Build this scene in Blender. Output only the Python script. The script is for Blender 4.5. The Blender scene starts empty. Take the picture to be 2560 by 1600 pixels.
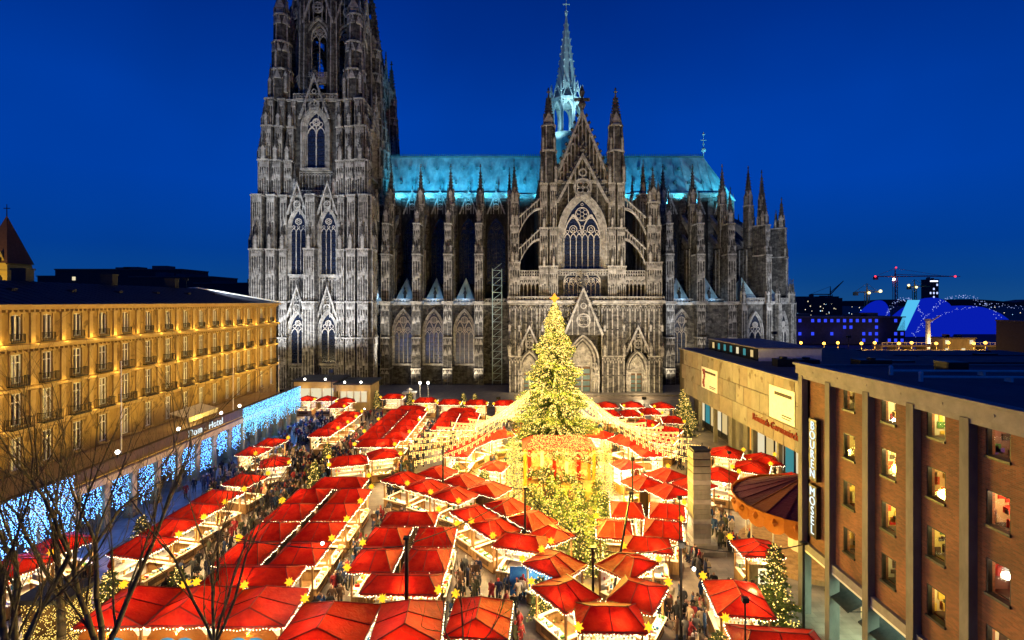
import bpy, math, random
from mathutils import Vector, Matrix
rnd = random.Random(11)
sc = bpy.context.scene
C = sc.collection
PI = math.pi

# ------------------------------------------------------------------ camera, sky, exposure
cam_d = bpy.data.cameras.new('camera')
cam = bpy.data.objects.new('camera', cam_d); C.objects.link(cam)
cam.location = (0, 0, 21.5)
cam.rotation_euler = (PI/2, 0, 0)
cam_d.sensor_width = 36.0
cam_d.lens = 36*1300/2560
cam_d.shift_x = -0.002
cam_d.shift_y = -0.018
cam_d.clip_start = 0.1
cam_d.clip_end = 6000
sc.camera = cam

world = bpy.data.worlds.new('World'); sc.world = world
world.use_nodes = True
wn = world.node_tree
wn.nodes.clear()
w_out = wn.nodes.new('ShaderNodeOutputWorld')
w_bg = wn.nodes.new('ShaderNodeBackground')
w_co = wn.nodes.new('ShaderNodeTexCoord')
w_sep = wn.nodes.new('ShaderNodeSeparateXYZ')
w_rmp = wn.nodes.new('ShaderNodeValToRGB')
wn.links.new(w_co.outputs['Generated'], w_sep.inputs[0])
wn.links.new(w_sep.outputs['Z'], w_rmp.inputs[0])
w_noi = wn.nodes.new('ShaderNodeTexNoise'); w_noi.inputs['Scale'].default_value = 2.2; w_noi.inputs['Detail'].default_value = 3
w_mr = wn.nodes.new('ShaderNodeMapRange'); w_mr.inputs[1].default_value = 0.3; w_mr.inputs[2].default_value = 0.7
w_mr.inputs[3].default_value = 0.84; w_mr.inputs[4].default_value = 1.06
wn.links.new(w_co.outputs['Generated'], w_noi.inputs['Vector']); wn.links.new(w_noi.outputs['Fac'], w_mr.inputs[0])
wn.links.new(w_rmp.outputs['Color'], w_bg.inputs['Color']); wn.links.new(w_mr.outputs[0], w_bg.inputs['Strength'])
wn.links.new(w_bg.outputs[0], w_out.inputs[0])
cr = w_rmp.color_ramp
cr.elements[0].position = 0.0; cr.elements[0].color = (0.008, 0.075, 0.25, 1)
cr.elements[1].position = 1.0; cr.elements[1].color = (0.0, 0.010, 0.105, 1)
for p, c in ((0.035, (0.003, 0.060, 0.27)), (0.09, (0.0005, 0.049, 0.31)), (0.20, (0.0, 0.052, 0.40)), (0.32, (0.0, 0.046, 0.375)),
             (0.44, (0.0, 0.030, 0.275)), (0.54, (0.0, 0.020, 0.20))):
    e = cr.elements.new(p); e.color = (*c, 1)

sc.view_settings.view_transform = 'Standard'
sc.view_settings.look = 'None'
sc.view_settings.exposure = 0.0
sc.view_settings.gamma = 1.0
sc.view_settings.use_curve_mapping = False
sc.render.engine = 'CYCLES'
cy = sc.cycles
cy.use_denoising = True
cy.max_bounces = 5; cy.diffuse_bounces = 3; cy.glossy_bounces = 2; cy.transmission_bounces = 4; cy.transparent_max_bounces = 8
cy.sample_clamp_indirect = 3.0
cy.caustics_reflective = False; cy.caustics_refractive = False
cy.use_light_tree = True

# ------------------------------------------------------------------ helpers
class MB:
    """collects shapes, each with a material slot, and links them as one mesh"""
    def __init__(s): s.v = []; s.f = []; s.m = []; s.i = 0
    def add(s, vs, fs):
        b = len(s.v); s.v.extend(vs)
        s.f.extend([tuple(b+i for i in f) for f in fs]); s.m.extend([s.i]*len(fs))
        return s
    def box(s, x0, x1, y0, y1, z0, z1):
        return s.add([(x0,y0,z0),(x1,y0,z0),(x1,y1,z0),(x0,y1,z0),(x0,y0,z1),(x1,y0,z1),(x1,y1,z1),(x0,y1,z1)],
              [(0,3,2,1),(4,5,6,7),(0,1,5,4),(1,2,6,5),(2,3,7,6),(3,0,4,7)])
    def cbox(s, x, y, z, dx, dy, dz): return s.box(x-dx/2, x+dx/2, y-dy/2, y+dy/2, z-dz/2, z+dz/2)
    def prism(s, pts, y0, y1):
        n = len(pts)
        return s.add([(x,y0,z) for x,z in pts]+[(x,y1,z) for x,z in pts],
              [tuple(range(n)), tuple(range(2*n-1,n-1,-1))]+[(i,(i+1)%n+0,(i+1)%n+n,i+n) for i in range(n)])
    def slab(s, pts, z0, z1):
        n = len(pts)
        return s.add([(x,y,z0) for x,y in pts]+[(x,y,z1) for x,y in pts],
              [tuple(range(n-1,-1,-1)), tuple(range(n,2*n))]+[(i,(i+1)%n,(i+1)%n+n,i+n) for i in range(n)])
    def frus(s, x, y, z0, r0, z1, r1, n=4, rot=None, cap=True):
        if rot is None: rot = PI/n
        a = [rot+2*PI*k/n for k in range(n)]
        if r1 <= 1e-5:
            vs = [(x+r0*math.cos(t), y+r0*math.sin(t), z0) for t in a]+[(x,y,z1)]
            fs = [(i,(i+1)%n,n) for i in range(n)]
            if cap: fs.append(tuple(range(n-1,-1,-1)))
        else:
            vs = [(x+r0*math.cos(t), y+r0*math.sin(t), z0) for t in a]+[(x+r1*math.cos(t), y+r1*math.sin(t), z1) for t in a]
            fs = [(i,(i+1)%n,(i+1)%n+n,i+n) for i in range(n)]
            if cap: fs += [tuple(range(n-1,-1,-1)), tuple(range(n,2*n))]
        return s.add(vs, fs)
    def tube(s, p, q, r0, r1=None, n=5):
        r1 = r0 if r1 is None else r1
        p = Vector(p); q = Vector(q); d = (q-p)
        if d.length < 1e-6: return s
        d.normalize()
        u = d.orthogonal().normalized(); w = d.cross(u)
        vs = []
        for c, r in ((p,r0),(q,r1)):
            for k in range(n):
                t = 2*PI*k/n; o = c+u*(r*math.cos(t))+w*(r*math.sin(t)); vs.append(o[:])
        return s.add(vs, [(i,(i+1)%n,(i+1)%n+n,i+n) for i in range(n)]+[tuple(range(n-1,-1,-1)),tuple(range(n,2*n))])
    def path(s, pts, r, n=4):
        for a, b in zip(pts, pts[1:]): s.tube(a, b, r, r, n)
        return s
    def band(s, A, B, y0, y1, close=False):
        n = len(A); m = n if close else n-1
        vs = [(x,y0,z) for x,z in A]+[(x,y0,z) for x,z in B]+[(x,y1,z) for x,z in A]+[(x,y1,z) for x,z in B]
        fs = []
        for i in range(m):
            j = (i+1)%n
            fs += [(i,j,n+j,n+i),(2*n+i,3*n+i,3*n+j,2*n+j),(i,2*n+i,2*n+j,j),(n+i,n+j,3*n+j,3*n+i)]
        if not close: fs += [(0,n,3*n,2*n),(n-1,3*n-1,4*n-1,2*n-1)]
        return s.add(vs, fs)
    def ring(s, x, z, r, t, y0, y1, n=10, rot=0.0):
        A = [(x+(r-t)*math.cos(2*PI*k/n+rot), z+(r-t)*math.sin(2*PI*k/n+rot)) for k in range(n)]
        B = [(x+r*math.cos(2*PI*k/n+rot), z+r*math.sin(2*PI*k/n+rot)) for k in range(n)]
        return s.band(A, B, y0, y1, True)
    def octa(s, x, y, z, r, rz=None):
        h = r if rz is None else rz
        return s.add([(x+r,y,z),(x-r,y,z),(x,y+r,z),(x,y-r,z),(x,y,z+h),(x,y,z-h)],
              [(0,2,4),(2,1,4),(1,3,4),(3,0,4),(2,0,5),(1,2,5),(3,1,5),(0,3,5)])
    def ball(s, x, y, z, r, nu=8, nv=5, sz=1.0):
        vs = [(x,y,z-r*sz)]
        for j in range(1,nv):
            t = -PI/2+PI*j/nv
            for k in range(nu):
                a = 2*PI*k/nu; vs.append((x+r*math.cos(t)*math.cos(a), y+r*math.cos(t)*math.sin(a), z+r*sz*math.sin(t)))
        vs.append((x,y,z+r*sz)); L = len(vs)-1
        fs = [(0,1+(k+1)%nu,1+k) for k in range(nu)]
        for j in range(nv-2):
            for k in range(nu):
                a = 1+j*nu+k; b = 1+j*nu+(k+1)%nu; fs.append((a,b,b+nu,a+nu))
        o = 1+(nv-2)*nu
        fs += [(o+k,o+(k+1)%nu,L) for k in range(nu)]
        return s.add(vs, fs)
    def xf(s, start, M):
        for k in range(start, len(s.v)): s.v[k] = (M @ Vector(s.v[k]))[:]
        return s
    def merge(s, o, M=None):
        b = len(s.v)
        s.v.extend(o.v if M is None else [(M @ Vector(p))[:] for p in o.v])
        s.f.extend([tuple(b+i for i in f) for f in o.f]); s.m.extend(o.m)
        return s
    def mesh(s, name, *mats, smooth=False):
        me = bpy.data.meshes.new(name)
        me.from_pydata(s.v, [], s.f)
        for m in mats: me.materials.append(m)
        if len(mats) > 1: me.polygons.foreach_set('material_index', s.m)
        if smooth: me.polygons.foreach_set('use_smooth', [True]*len(s.f))
        me.update()
        return me

def ob(name, me, parent=None, loc=(0,0,0), rz=0.0, kind=None, label=None, cat=None, group=None, scale=None):
    o = bpy.data.objects.new(name, me); C.objects.link(o)
    o.location = loc
    if rz: o.rotation_euler = (0,0,rz)
    if scale: o.scale = scale
    if parent: o.parent = parent
    if kind: o['kind'] = kind
    if label: o['label'] = label
    if cat: o['category'] = cat
    if group: o['group'] = group
    return o

def thing(name, label, cat, loc=(0,0,0), rz=0.0, group=None):
    return ob(name, None, None, loc, rz, None, label, cat, group)

def lamp(kind, loc, energy, color, parent=None, target=None, spot=1.0, blend=0.6, size=0.2):
    d = bpy.data.lights.new('lamp_light', kind)
    d.energy = energy; d.color = color
    if kind != 'AREA': d.shadow_soft_size = size
    else: d.size = size
    if kind == 'SPOT': d.spot_size = spot; d.spot_blend = blend
    o = bpy.data.objects.new('lamp_light', d); C.objects.link(o); o.location = loc
    if target is not None:
        o.rotation_euler = (Vector(target)-Vector(loc)).to_track_quat('-Z','Y').to_euler()
    if parent: o.parent = parent
    return o

CACHE = {}
def cached(key, fn):
    if key not in CACHE: CACHE[key] = fn()
    return CACHE[key]

# ------------------------------------------------------------------ materials
def nd(t, kind, **kw):
    n = t.nodes.new(kind)
    for k, v in kw.items():
        if k in n.inputs: n.inputs[k].default_value = v
        else: setattr(n, k, v)
    return n

def pbr(name, cols, scale=1.0, stretch=(1,1,1), rough=0.8, metal=0.0, bump=0.15, bscale=None, detail=5, spots=None, coords='pos', spec=0.3, pos=None, bdist=0.03):
    """principled material whose colour wanders between COLS with world-space noise"""
    m = bpy.data.materials.new(name); m.use_nodes = True
    t = m.node_tree; p = t.nodes['Principled BSDF']
    p.inputs['Roughness'].default_value = rough; p.inputs['Metallic'].default_value = metal
    p.inputs['Specular IOR Level'].default_value = spec
    if coords == 'pos': src = nd(t,'ShaderNodeNewGeometry').outputs['Position']
    else: src = nd(t,'ShaderNodeTexCoord').outputs['Object']
    mp = nd(t,'ShaderNodeMapping'); mp.inputs['Scale'].default_value = stretch
    t.links.new(src, mp.inputs[0])
    n1 = nd(t,'ShaderNodeTexNoise', Scale=scale, Detail=detail, Roughness=0.65)
    t.links.new(mp.outputs[0], n1.inputs['Vector'])
    r = nd(t,'ShaderNodeValToRGB'); e = r.color_ramp.elements
    k = len(cols)
    ps = pos or [0.3+0.4*i/max(1,k-1) for i in range(k)]
    e[0].position = ps[0]; e[0].color = (*cols[0],1)
    e[1].position = ps[-1]; e[1].color = (*cols[-1],1)
    for i in range(1,k-1):
        q = e.new(ps[i]); q.color = (*cols[i],1)
    t.links.new(n1.outputs['Fac'], r.inputs[0])
    col = r.outputs['Color']
    if spots:
        sc_, c_, th = spots
        n3 = nd(t,'ShaderNodeTexNoise', Scale=sc_, Detail=3)
        t.links.new(src, n3.inputs['Vector'])
        mr = nd(t,'ShaderNodeMapRange'); mr.inputs[1].default_value = th; mr.inputs[2].default_value = th+0.08
        t.links.new(n3.outputs['Fac'], mr.inputs[0])
        mx = nd(t,'ShaderNodeMix', data_type='RGBA'); t.links.new(mr.outputs[0], mx.inputs[0])
        t.links.new(col, mx.inputs[6]); mx.inputs[7].default_value = (*c_,1); col = mx.outputs[2]
    t.links.new(col, p.inputs['Base Color'])
    if bump:
        n2 = nd(t,'ShaderNodeTexNoise', Scale=bscale or scale*6, Detail=4)
        t.links.new(src, n2.inputs['Vector'])
        b = nd(t,'ShaderNodeBump', Strength=bump, Distance=bdist)
        t.links.new(n2.outputs['Fac'], b.inputs['Height']); t.links.new(b.outputs[0], p.inputs['Normal'])
    return m

def glow(name, col, strength, sample=False):
    m = bpy.data.materials.new(name); m.use_nodes = True
    t = m.node_tree; t.nodes.clear()
    o = nd(t,'ShaderNodeOutputMaterial'); e = nd(t,'ShaderNodeEmission')
    e.inputs[0].default_value = (*col,1); e.inputs[1].default_value = strength
    t.links.new(e.outputs[0], o.inputs[0])
    if not sample: m.cycles.emission_sampling = 'NONE'
    return m

def fabric(name, c1, c2, trans=0.5):
    m = bpy.data.materials.new(name); m.use_nodes = True
    t = m.node_tree; t.nodes.clear()
    o = nd(t,'ShaderNodeOutputMaterial')
    g = nd(t,'ShaderNodeNewGeometry'); n = nd(t,'ShaderNodeTexNoise', Scale=1.3, Detail=5, Roughness=0.7)
    t.links.new(g.outputs['Position'], n.inputs['Vector'])
    r = nd(t,'ShaderNodeValToRGB'); r.color_ramp.elements[0].position = 0.3; r.color_ramp.elements[1].position = 0.7
    r.color_ramp.elements[0].color = (*c1,1); r.color_ramp.elements[1].color = (*c2,1)
    t.links.new(n.outputs['Fac'], r.inputs[0])
    n2 = nd(t,'ShaderNodeTexNoise', Scale=2.6, Detail=5, Distortion=1.6); t.links.new(g.outputs['Position'], n2.inputs['Vector'])
    b = nd(t,'ShaderNodeBump', Strength=0.9, Distance=0.09); t.links.new(n2.outputs['Fac'], b.inputs['Height'])
    d = nd(t,'ShaderNodeBsdfPrincipled', Roughness=0.55); d.inputs['Specular IOR Level'].default_value = 0.22
    tr = nd(t,'ShaderNodeBsdfTranslucent'); mx = nd(t,'ShaderNodeMixShader'); mx.inputs[0].default_value = trans
    oi = nd(t,'ShaderNodeObjectInfo'); mr = nd(t,'ShaderNodeMapRange'); mr.inputs[3].default_value = 0.70; mr.inputs[4].default_value = 1.05; t.links.new(oi.outputs['Random'], mr.inputs[0])
    n4 = nd(t,'ShaderNodeTexNoise', Scale=0.9, Detail=6, Roughness=0.8); t.links.new(g.outputs['Position'], n4.inputs['Vector'])
    m4 = nd(t,'ShaderNodeMapRange'); m4.inputs[1].default_value = 0.56; m4.inputs[2].default_value = 0.70; m4.inputs[3].default_value = 1.0; m4.inputs[4].default_value = 0.62; t.links.new(n4.outputs['Fac'], m4.inputs[0])
    mm = nd(t,'ShaderNodeMath', operation='MULTIPLY'); t.links.new(mr.outputs[0], mm.inputs[0]); t.links.new(m4.outputs[0], mm.inputs[1])
    ml = nd(t,'ShaderNodeMix', data_type='RGBA', blend_type='MULTIPLY'); ml.inputs[0].default_value = 1.0; t.links.new(r.outputs[0], ml.inputs[6]); t.links.new(mm.outputs[0], ml.inputs[7])
    t.links.new(ml.outputs[2], d.inputs['Base Color']); t.links.new(ml.outputs[2], tr.inputs[0])
    t.links.new(b.outputs[0], d.inputs['Normal'])
    t.links.new(d.outputs[0], mx.inputs[1]); t.links.new(tr.outputs[0], mx.inputs[2]); t.links.new(mx.outputs[0], o.inputs[0])
    return m

def pane(name, tint, alpha=0.55, rough=0.04):
    """window glass: part mirror, part see-through"""
    m = bpy.data.materials.new(name); m.use_nodes = True
    t = m.node_tree; t.nodes.clear()
    o = nd(t,'ShaderNodeOutputMaterial'); g = nd(t,'ShaderNodeBsdfGlossy', Roughness=rough); tr = nd(t,'ShaderNodeBsdfTransparent')
    tr.inputs[0].default_value = (*tint,1); g.inputs[0].default_value = (0.8,0.85,0.9,1)
    mx = nd(t,'ShaderNodeMixShader'); mx.inputs[0].default_value = 0.09; t.links.new(tr.outputs[0], mx.inputs[1]); t.links.new(g.outputs[0], mx.inputs[2])
    t.links.new(mx.outputs[0], o.inputs[0])
    return m

M = {}
def ashlar(name, cols, pos):
    """sooty gothic stone: large weathered patches over blocks that each have their own tone"""
    m = bpy.data.materials.new(name); m.use_nodes = True
    t = m.node_tree; p = t.nodes['Principled BSDF']; p.inputs['Roughness'].default_value = 0.9; p.inputs['Specular IOR Level'].default_value = 0.2
    g = nd(t,'ShaderNodeNewGeometry'); mp = nd(t,'ShaderNodeMapping'); mp.inputs['Scale'].default_value = (1,1,0.42); t.links.new(g.outputs['Position'], mp.inputs[0])
    n1 = nd(t,'ShaderNodeTexNoise', Scale=0.9, Detail=7, Roughness=0.75); t.links.new(mp.outputs[0], n1.inputs['Vector'])
    mp2 = nd(t,'ShaderNodeMapping'); mp2.inputs['Scale'].default_value = (1.1,1.1,2.0); t.links.new(g.outputs['Position'], mp2.inputs[0])
    v = nd(t,'ShaderNodeTexVoronoi', Scale=1.0); t.links.new(mp2.outputs[0], v.inputs['Vector'])
    bw = nd(t,'ShaderNodeSeparateColor'); t.links.new(v.outputs['Color'], bw.inputs[0])
    ma = nd(t,'ShaderNodeMath', operation='MULTIPLY_ADD'); ma.inputs[1].default_value = 0.26; t.links.new(bw.outputs[0], ma.inputs[0]); 
    sb = nd(t,'ShaderNodeMath', operation='SUBTRACT'); sb.inputs[1].default_value = 0.13; t.links.new(n1.outputs['Fac'], sb.inputs[0]); t.links.new(sb.outputs[0], ma.inputs[2])
    r = nd(t,'ShaderNodeValToRGB'); e = r.color_ramp.elements
    e[0].position = pos[0]; e[0].color = (*cols[0],1); e[1].position = pos[-1]; e[1].color = (*cols[-1],1)
    for i in range(1,len(cols)-1): q = e.new(pos[i]); q.color = (*cols[i],1)
    t.links.new(ma.outputs[0], r.inputs[0]); t.links.new(r.outputs['Color'], p.inputs['Base Color'])
    n2 = nd(t,'ShaderNodeTexNoise', Scale=2.6, Detail=4); t.links.new(g.outputs['Position'], n2.inputs['Vector'])
    b = nd(t,'ShaderNodeBump', Strength=0.6, Distance=0.22); t.links.new(n2.outputs['Fac'], b.inputs['Height']); t.links.new(b.outputs[0], p.inputs['Normal'])
    return m
M['stone'] = ashlar('cathedral_stone', [(0.012,0.012,0.013),(0.036,0.035,0.034),(0.080,0.076,0.071),(0.17,0.16,0.147)], [0.24,0.42,0.58,0.80])  # wall stone, set darker so that shade between the ribs is in its colour
M['stone_pale'] = ashlar('cathedral_highlight_stone', [(0.09,0.087,0.083),(0.19,0.182,0.17),(0.29,0.28,0.262),(0.42,0.405,0.375)], [0.24,0.42,0.58,0.80])  # ribs and mouldings, paler with their highlights put into the colour
M['stone_dark'] = pbr('cathedral_shaded_soot_stone', [(0.006,0.006,0.007),(0.02,0.019,0.019),(0.07,0.062,0.056)], 0.9, (1,1,0.3), 0.95, bump=0.5, bscale=2.5, bdist=0.2)  # soot-black stone, with the shade of the recesses put into its colour
M['church_glass'] = pbr('leaded_glass', [(0.004,0.006,0.012),(0.015,0.022,0.045)], 2.5, rough=0.25, bump=0.3, bscale=9, spec=0.6)
M['stained'] = pbr('stained_glass', [(0.02,0.028,0.05),(0.05,0.06,0.085),(0.085,0.085,0.10),(0.20,0.06,0.03)], 1.6, rough=0.22, bump=0.3, spec=0.6, pos=[.3,.5,.64,.72])
M['patina'] = pbr('lead_roof_patina', [(0.10,0.18,0.21),(0.24,0.36,0.39),(0.46,0.60,0.62)], 0.45, (1,1,0.16), 0.55, bump=0.2, bscale=1.2)
M['patina_dark'] = pbr('lead_flashing', [(0.03,0.06,0.07),(0.07,0.12,0.13)], 1.0, rough=0.6)
M['spire_lead'] = pbr('spire_lead', [(0.16,0.24,0.25),(0.40,0.52,0.53)], 0.8, (1,1,0.5), 0.55)
M['hotel'] = pbr('hotel_sandstone', [(0.19,0.115,0.035),(0.31,0.20,0.065),(0.42,0.285,0.105)], 0.6, (1,1,0.35), 0.85, bump=0.35, bscale=3, spots=(1.1,(0.15,0.09,0.03),0.58))
M['hotel_trim'] = pbr('hotel_trim_stone', [(0.34,0.23,0.095),(0.46,0.33,0.15)], 1.0, rough=0.85, bump=0.2)
M['slate'] = pbr('dark_roof_slate', [(0.012,0.012,0.018),(0.03,0.03,0.04)], 1.2, rough=0.65, bump=0.3)
M['white_paint'] = pbr('white_paint', [(0.62,0.60,0.57),(0.78,0.76,0.72)], 2.0, rough=0.5, bump=0.05)
M['dark_metal'] = pbr('dark_metal', [(0.012,0.012,0.013),(0.035,0.033,0.032)], 3.0, rough=0.45, metal=0.6, bump=0.05)
M['room_dark'] = pbr('unlit_room', [(0.01,0.01,0.012),(0.03,0.027,0.025)], 0.8, rough=0.9, bump=0)
M['glass'] = pane('window_glass', (0.75,0.78,0.8))
M['concrete'] = pbr('concrete', [(0.11,0.10,0.085),(0.20,0.18,0.155)], 1.2, (1,1,0.35), 0.85, bump=0.15)
M['pale_concrete'] = pbr('pale_concrete_coping', [(0.18,0.16,0.15),(0.28,0.25,0.235)], 1.5, rough=0.8, bump=0.1)
M['flat_roof'] = pbr('roofing_felt', [(0.05,0.055,0.065),(0.09,0.095,0.11)], 0.5, rough=0.8, bump=0.2)
M['museum'] = pbr('museum_travertine', [(0.15,0.13,0.105),(0.22,0.195,0.16),(0.29,0.26,0.215)], 0.35, (1,1,0.6), 0.8, bump=0.2, bscale=5, spots=(0.6,(0.12,0.09,0.06),0.58))
M['museum2'] = pbr('museum_travertine_warm', [(0.18,0.145,0.11),(0.26,0.215,0.165)], 0.8, rough=0.8, bump=0.2, bscale=5)
M['museum3'] = pbr('museum_travertine_grey', [(0.14,0.125,0.108),(0.21,0.19,0.162)], 0.8, rough=0.8, bump=0.2, bscale=5)
M['joint'] = pbr('dark_joint', [(0.05,0.04,0.03),(0.08,0.065,0.05)], 2, rough=0.95, bump=0)  # plain dark tone for stone joints and poster print
M['timber'] = pbr('stall_timber', [(0.17,0.085,0.03),(0.30,0.165,0.06),(0.38,0.22,0.09)], 2.2, (1,1,0.3), 0.7, bump=0.2)
M['timber_dark'] = pbr('dark_timber', [(0.05,0.026,0.012),(0.10,0.055,0.024)], 2.2, (1,1,0.3), 0.75, bump=0.2)
M['cream'] = pbr('cream_board', [(0.62,0.53,0.38),(0.72,0.64,0.49)], 2.0, rough=0.6, bump=0.05)
M['red'] = fabric('red_canopy', (0.36,0.004,0.006), (0.66,0.030,0.009), 0.60)
M['red_trim'] = pbr('dark_red_seam', [(0.16,0.006,0.006),(0.24,0.012,0.01)], 3, rough=0.6, bump=0.05)
M['maroon'] = fabric('maroon_canvas', (0.14,0.010,0.016), (0.21,0.018,0.018), 0.15)
M['plum'] = fabric('plum_canvas', (0.045,0.005,0.028), (0.070,0.009,0.034), 0.03)
M['tan_canvas'] = fabric('tan_canvas', (0.16,0.05,0.025), (0.21,0.07,0.035), 0.05)
M['orange_cloth'] = fabric('orange_cloth', (0.50,0.15,0.015), (0.62,0.22,0.03), 0.35)
M['blue_board'] = pbr('blue_painted_board', [(0.02,0.12,0.36),(0.05,0.24,0.55)], 1.5, rough=0.6)
M['bulb'] = glow('warm_bulb', (1.0,0.80,0.50), 9)
M['gold_bulb'] = glow('gold_bulb', (1.0,0.68,0.15), 1.9)
M['drop_bulb'] = glow('drop_bulb', (1.0,0.64,0.18), 4.0)
M['white_bulb'] = glow('white_bulb', (1.0,0.94,0.82), 10)
M['lamp_glow'] = glow('stall_lamp_glow', (1.0,0.88,0.66), 14)
M['star'] = glow('star_lantern_glow', (1.0,0.50,0.02), 1.7)
M['blue_bulb'] = glow('blue_bulb', (0.13,0.40,1.0), 9.0)
M['ice_bulb'] = glow('ice_bulb', (0.16,0.58,1.0), 4.5)
M['red_light'] = glow('red_aviation_light', (1.0,0.03,0.06), 3)
M['letters'] = glow('white_neon_letters', (0.80,0.96,1.0), 1.2)
M['pine'] = pbr('fir_needles', [(0.03,0.052,0.012),(0.08,0.11,0.024),(0.15,0.17,0.036)], 2.5, rough=0.7, bump=0)
M['bark'] = pbr('plane_tree_bark', [(0.045,0.034,0.02),(0.11,0.088,0.048),(0.20,0.165,0.09)], 2.2, (1,1,0.5), 0.9, bump=0.4, bscale=6)
M['paving'] = None
# ------------------------------------------------------------------ ground
def paving_mat():
    m = bpy.data.materials.new('plaza_paving'); m.use_nodes = True
    t = m.node_tree; p = t.nodes['Principled BSDF']; p.inputs['Roughness'].default_value = 0.55
    g = nd(t,'ShaderNodeNewGeometry')
    b = nd(t,'ShaderNodeTexBrick', Scale=1.0); b.inputs['Mortar Size'].default_value = 0.018
    b.inputs['Brick Width'].default_value = 0.9; b.inputs['Row Height'].default_value = 0.6
    b.inputs['Color1'].default_value = (0.19,0.148,0.112,1); b.inputs['Color2'].default_value = (0.235,0.188,0.145,1); b.inputs['Mortar'].default_value = (0.15,0.118,0.09,1)
    t.links.new(g.outputs['Position'], b.inputs['Vector'])
    n = nd(t,'ShaderNodeTexNoise', Scale=0.6, Detail=6); t.links.new(g.outputs['Position'], n.inputs['Vector'])
    mr = nd(t,'ShaderNodeMapRange'); mr.inputs[1].default_value = 0.3; mr.inputs[2].default_value = 0.75; mr.inputs[3].default_value = 0.40; mr.inputs[4].default_value = 1.20
    t.links.new(n.outputs['Fac'], mr.inputs[0])
    mx = nd(t,'ShaderNodeMix', data_type='RGBA', blend_type='MULTIPLY'); mx.inputs[0].default_value = 1
    t.links.new(b.outputs['Color'], mx.inputs[6]); t.links.new(mr.outputs[0], mx.inputs[7])
    t.links.new(mx.outputs[2], p.inputs['Base Color'])
    bp = nd(t,'ShaderNodeBump', Strength=0.4, Distance=0.01); t.links.new(b.outputs['Fac'], bp.inputs['Height']); bp.invert = True
    t.links.new(bp.outputs[0], p.inputs['Normal'])
    return m
M['paving'] = paving_mat()
M['earth'] = pbr('city_ground', [(0.03,0.03,0.032),(0.06,0.058,0.055)], 0.05, rough=0.9, bump=0)
mb = MB(); mb.add([(-3000,-200,-0.35),(3000,-200,-0.35),(3000,4500,-0.35),(-3000,4500,-0.35)], [(0,1,2,3)])
ob('ground', mb.mesh('ground', M['earth']), kind='structure')
mb = MB(); mb.box(-60, 46, -10, 118, -0.33, 0.0)
ob('plaza_pavement', mb.mesh('plaza_pavement', M['paving']), kind='structure')
mb = MB(); mb.box(-75, 90, 118, 132, -0.33, 0.35); mb.box(-34, 0, 106, 117.9, 0.0, 0.9)
mb.box(-34.5, 0.5, 105.4, 106, 0.0, 0.6); mb.box(-35, 1, 104.8, 105.4, 0.0, 0.3)
ob('cathedral_terrace', mb.mesh('cathedral_terrace', M['concrete']), kind='structure')

# ------------------------------------------------------------------ gothic vocabulary (faces look towards -Y)
ST = (M['stone'], M['stone_pale'], M['stone_dark'])
STD = (M['stone_dark'],)*3  # all-dark set, paints the clerestory recess as shaded
M['tracery_stone'] = pbr('tracery_stone',[(.30,.275,.25),(.46,.43,.39)],1.5,rough=.85,bump=.1)
STP = (M['tracery_stone'], M['tracery_stone'], M['dark_metal'])

def arch(w, zs, za, n=6):
    h = za-zs; c = (h*h-w*w)/(2*w); r = w+c
    a1 = math.acos(max(-1,min(1,-c/r))); L = []
    for k in range(n+1):
        a = PI+(a1-PI)*k/n; L.append((c+r*math.cos(a), zs+r*math.sin(a)))
    return L+[(-x,z) for x,z in L[-2::-1]]

def outline(w, z0, zs, za, n=6): return [(-w,z0)]+arch(w,zs,za,n)+[(w,z0)]

def sh(pts, dx): return [(x+dx,z) for x,z in pts]

def pinn(mb, x, y, z0, w, hs, hp, crock=4):
    h = w/2
    mb.i = 1; mb.box(x-h,x+h,y-h,y+h,z0,z0+hs)
    mb.i = 0
    for sx,sy in ((1,1),(1,-1),(-1,1),(-1,-1)): mb.cbox(x+sx*h,y+sy*h,z0+hs/2,w*.22,w*.22,hs)
    g = w*0.75
    mb.i = 1
    mb.prism([(x-h*1.15,z0+hs),(x+h*1.15,z0+hs),(x,z0+hs+g*1.5)], y-h*1.15, y+h*1.15)
    k = len(mb.v); mb.prism([(-h*1.15,z0+hs),(h*1.15,z0+hs),(0,z0+hs+g*1.5)], -h*1.15, h*1.15)
    mb.xf(k, Matrix.Translation((x,y,0)) @ Matrix.Rotation(PI/2,4,'Z'))
    mb.i = 0
    mb.frus(x,y,z0+hs+g*.4,w*.62,z0+hs+hp,w*.06,4)
    for j in range(crock):
        t = 0.18+0.7*j/crock; rr = w*.62*(1-t)+w*.06*t; z = z0+hs+g*.4+(hp-g*.4)*t; s = w*.13
        for k in range(4):
            a = PI/4+PI/2*k; mb.octa(x+(rr+s*.6)*math.cos(a), y+(rr+s*.6)*math.sin(a), z, s)
    zt = z0+hs+hp
    mb.octa(x,y,zt+w*.1,w*.26,w*.2); mb.octa(x,y,zt+w*.42,w*.14,w*.22)

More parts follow.
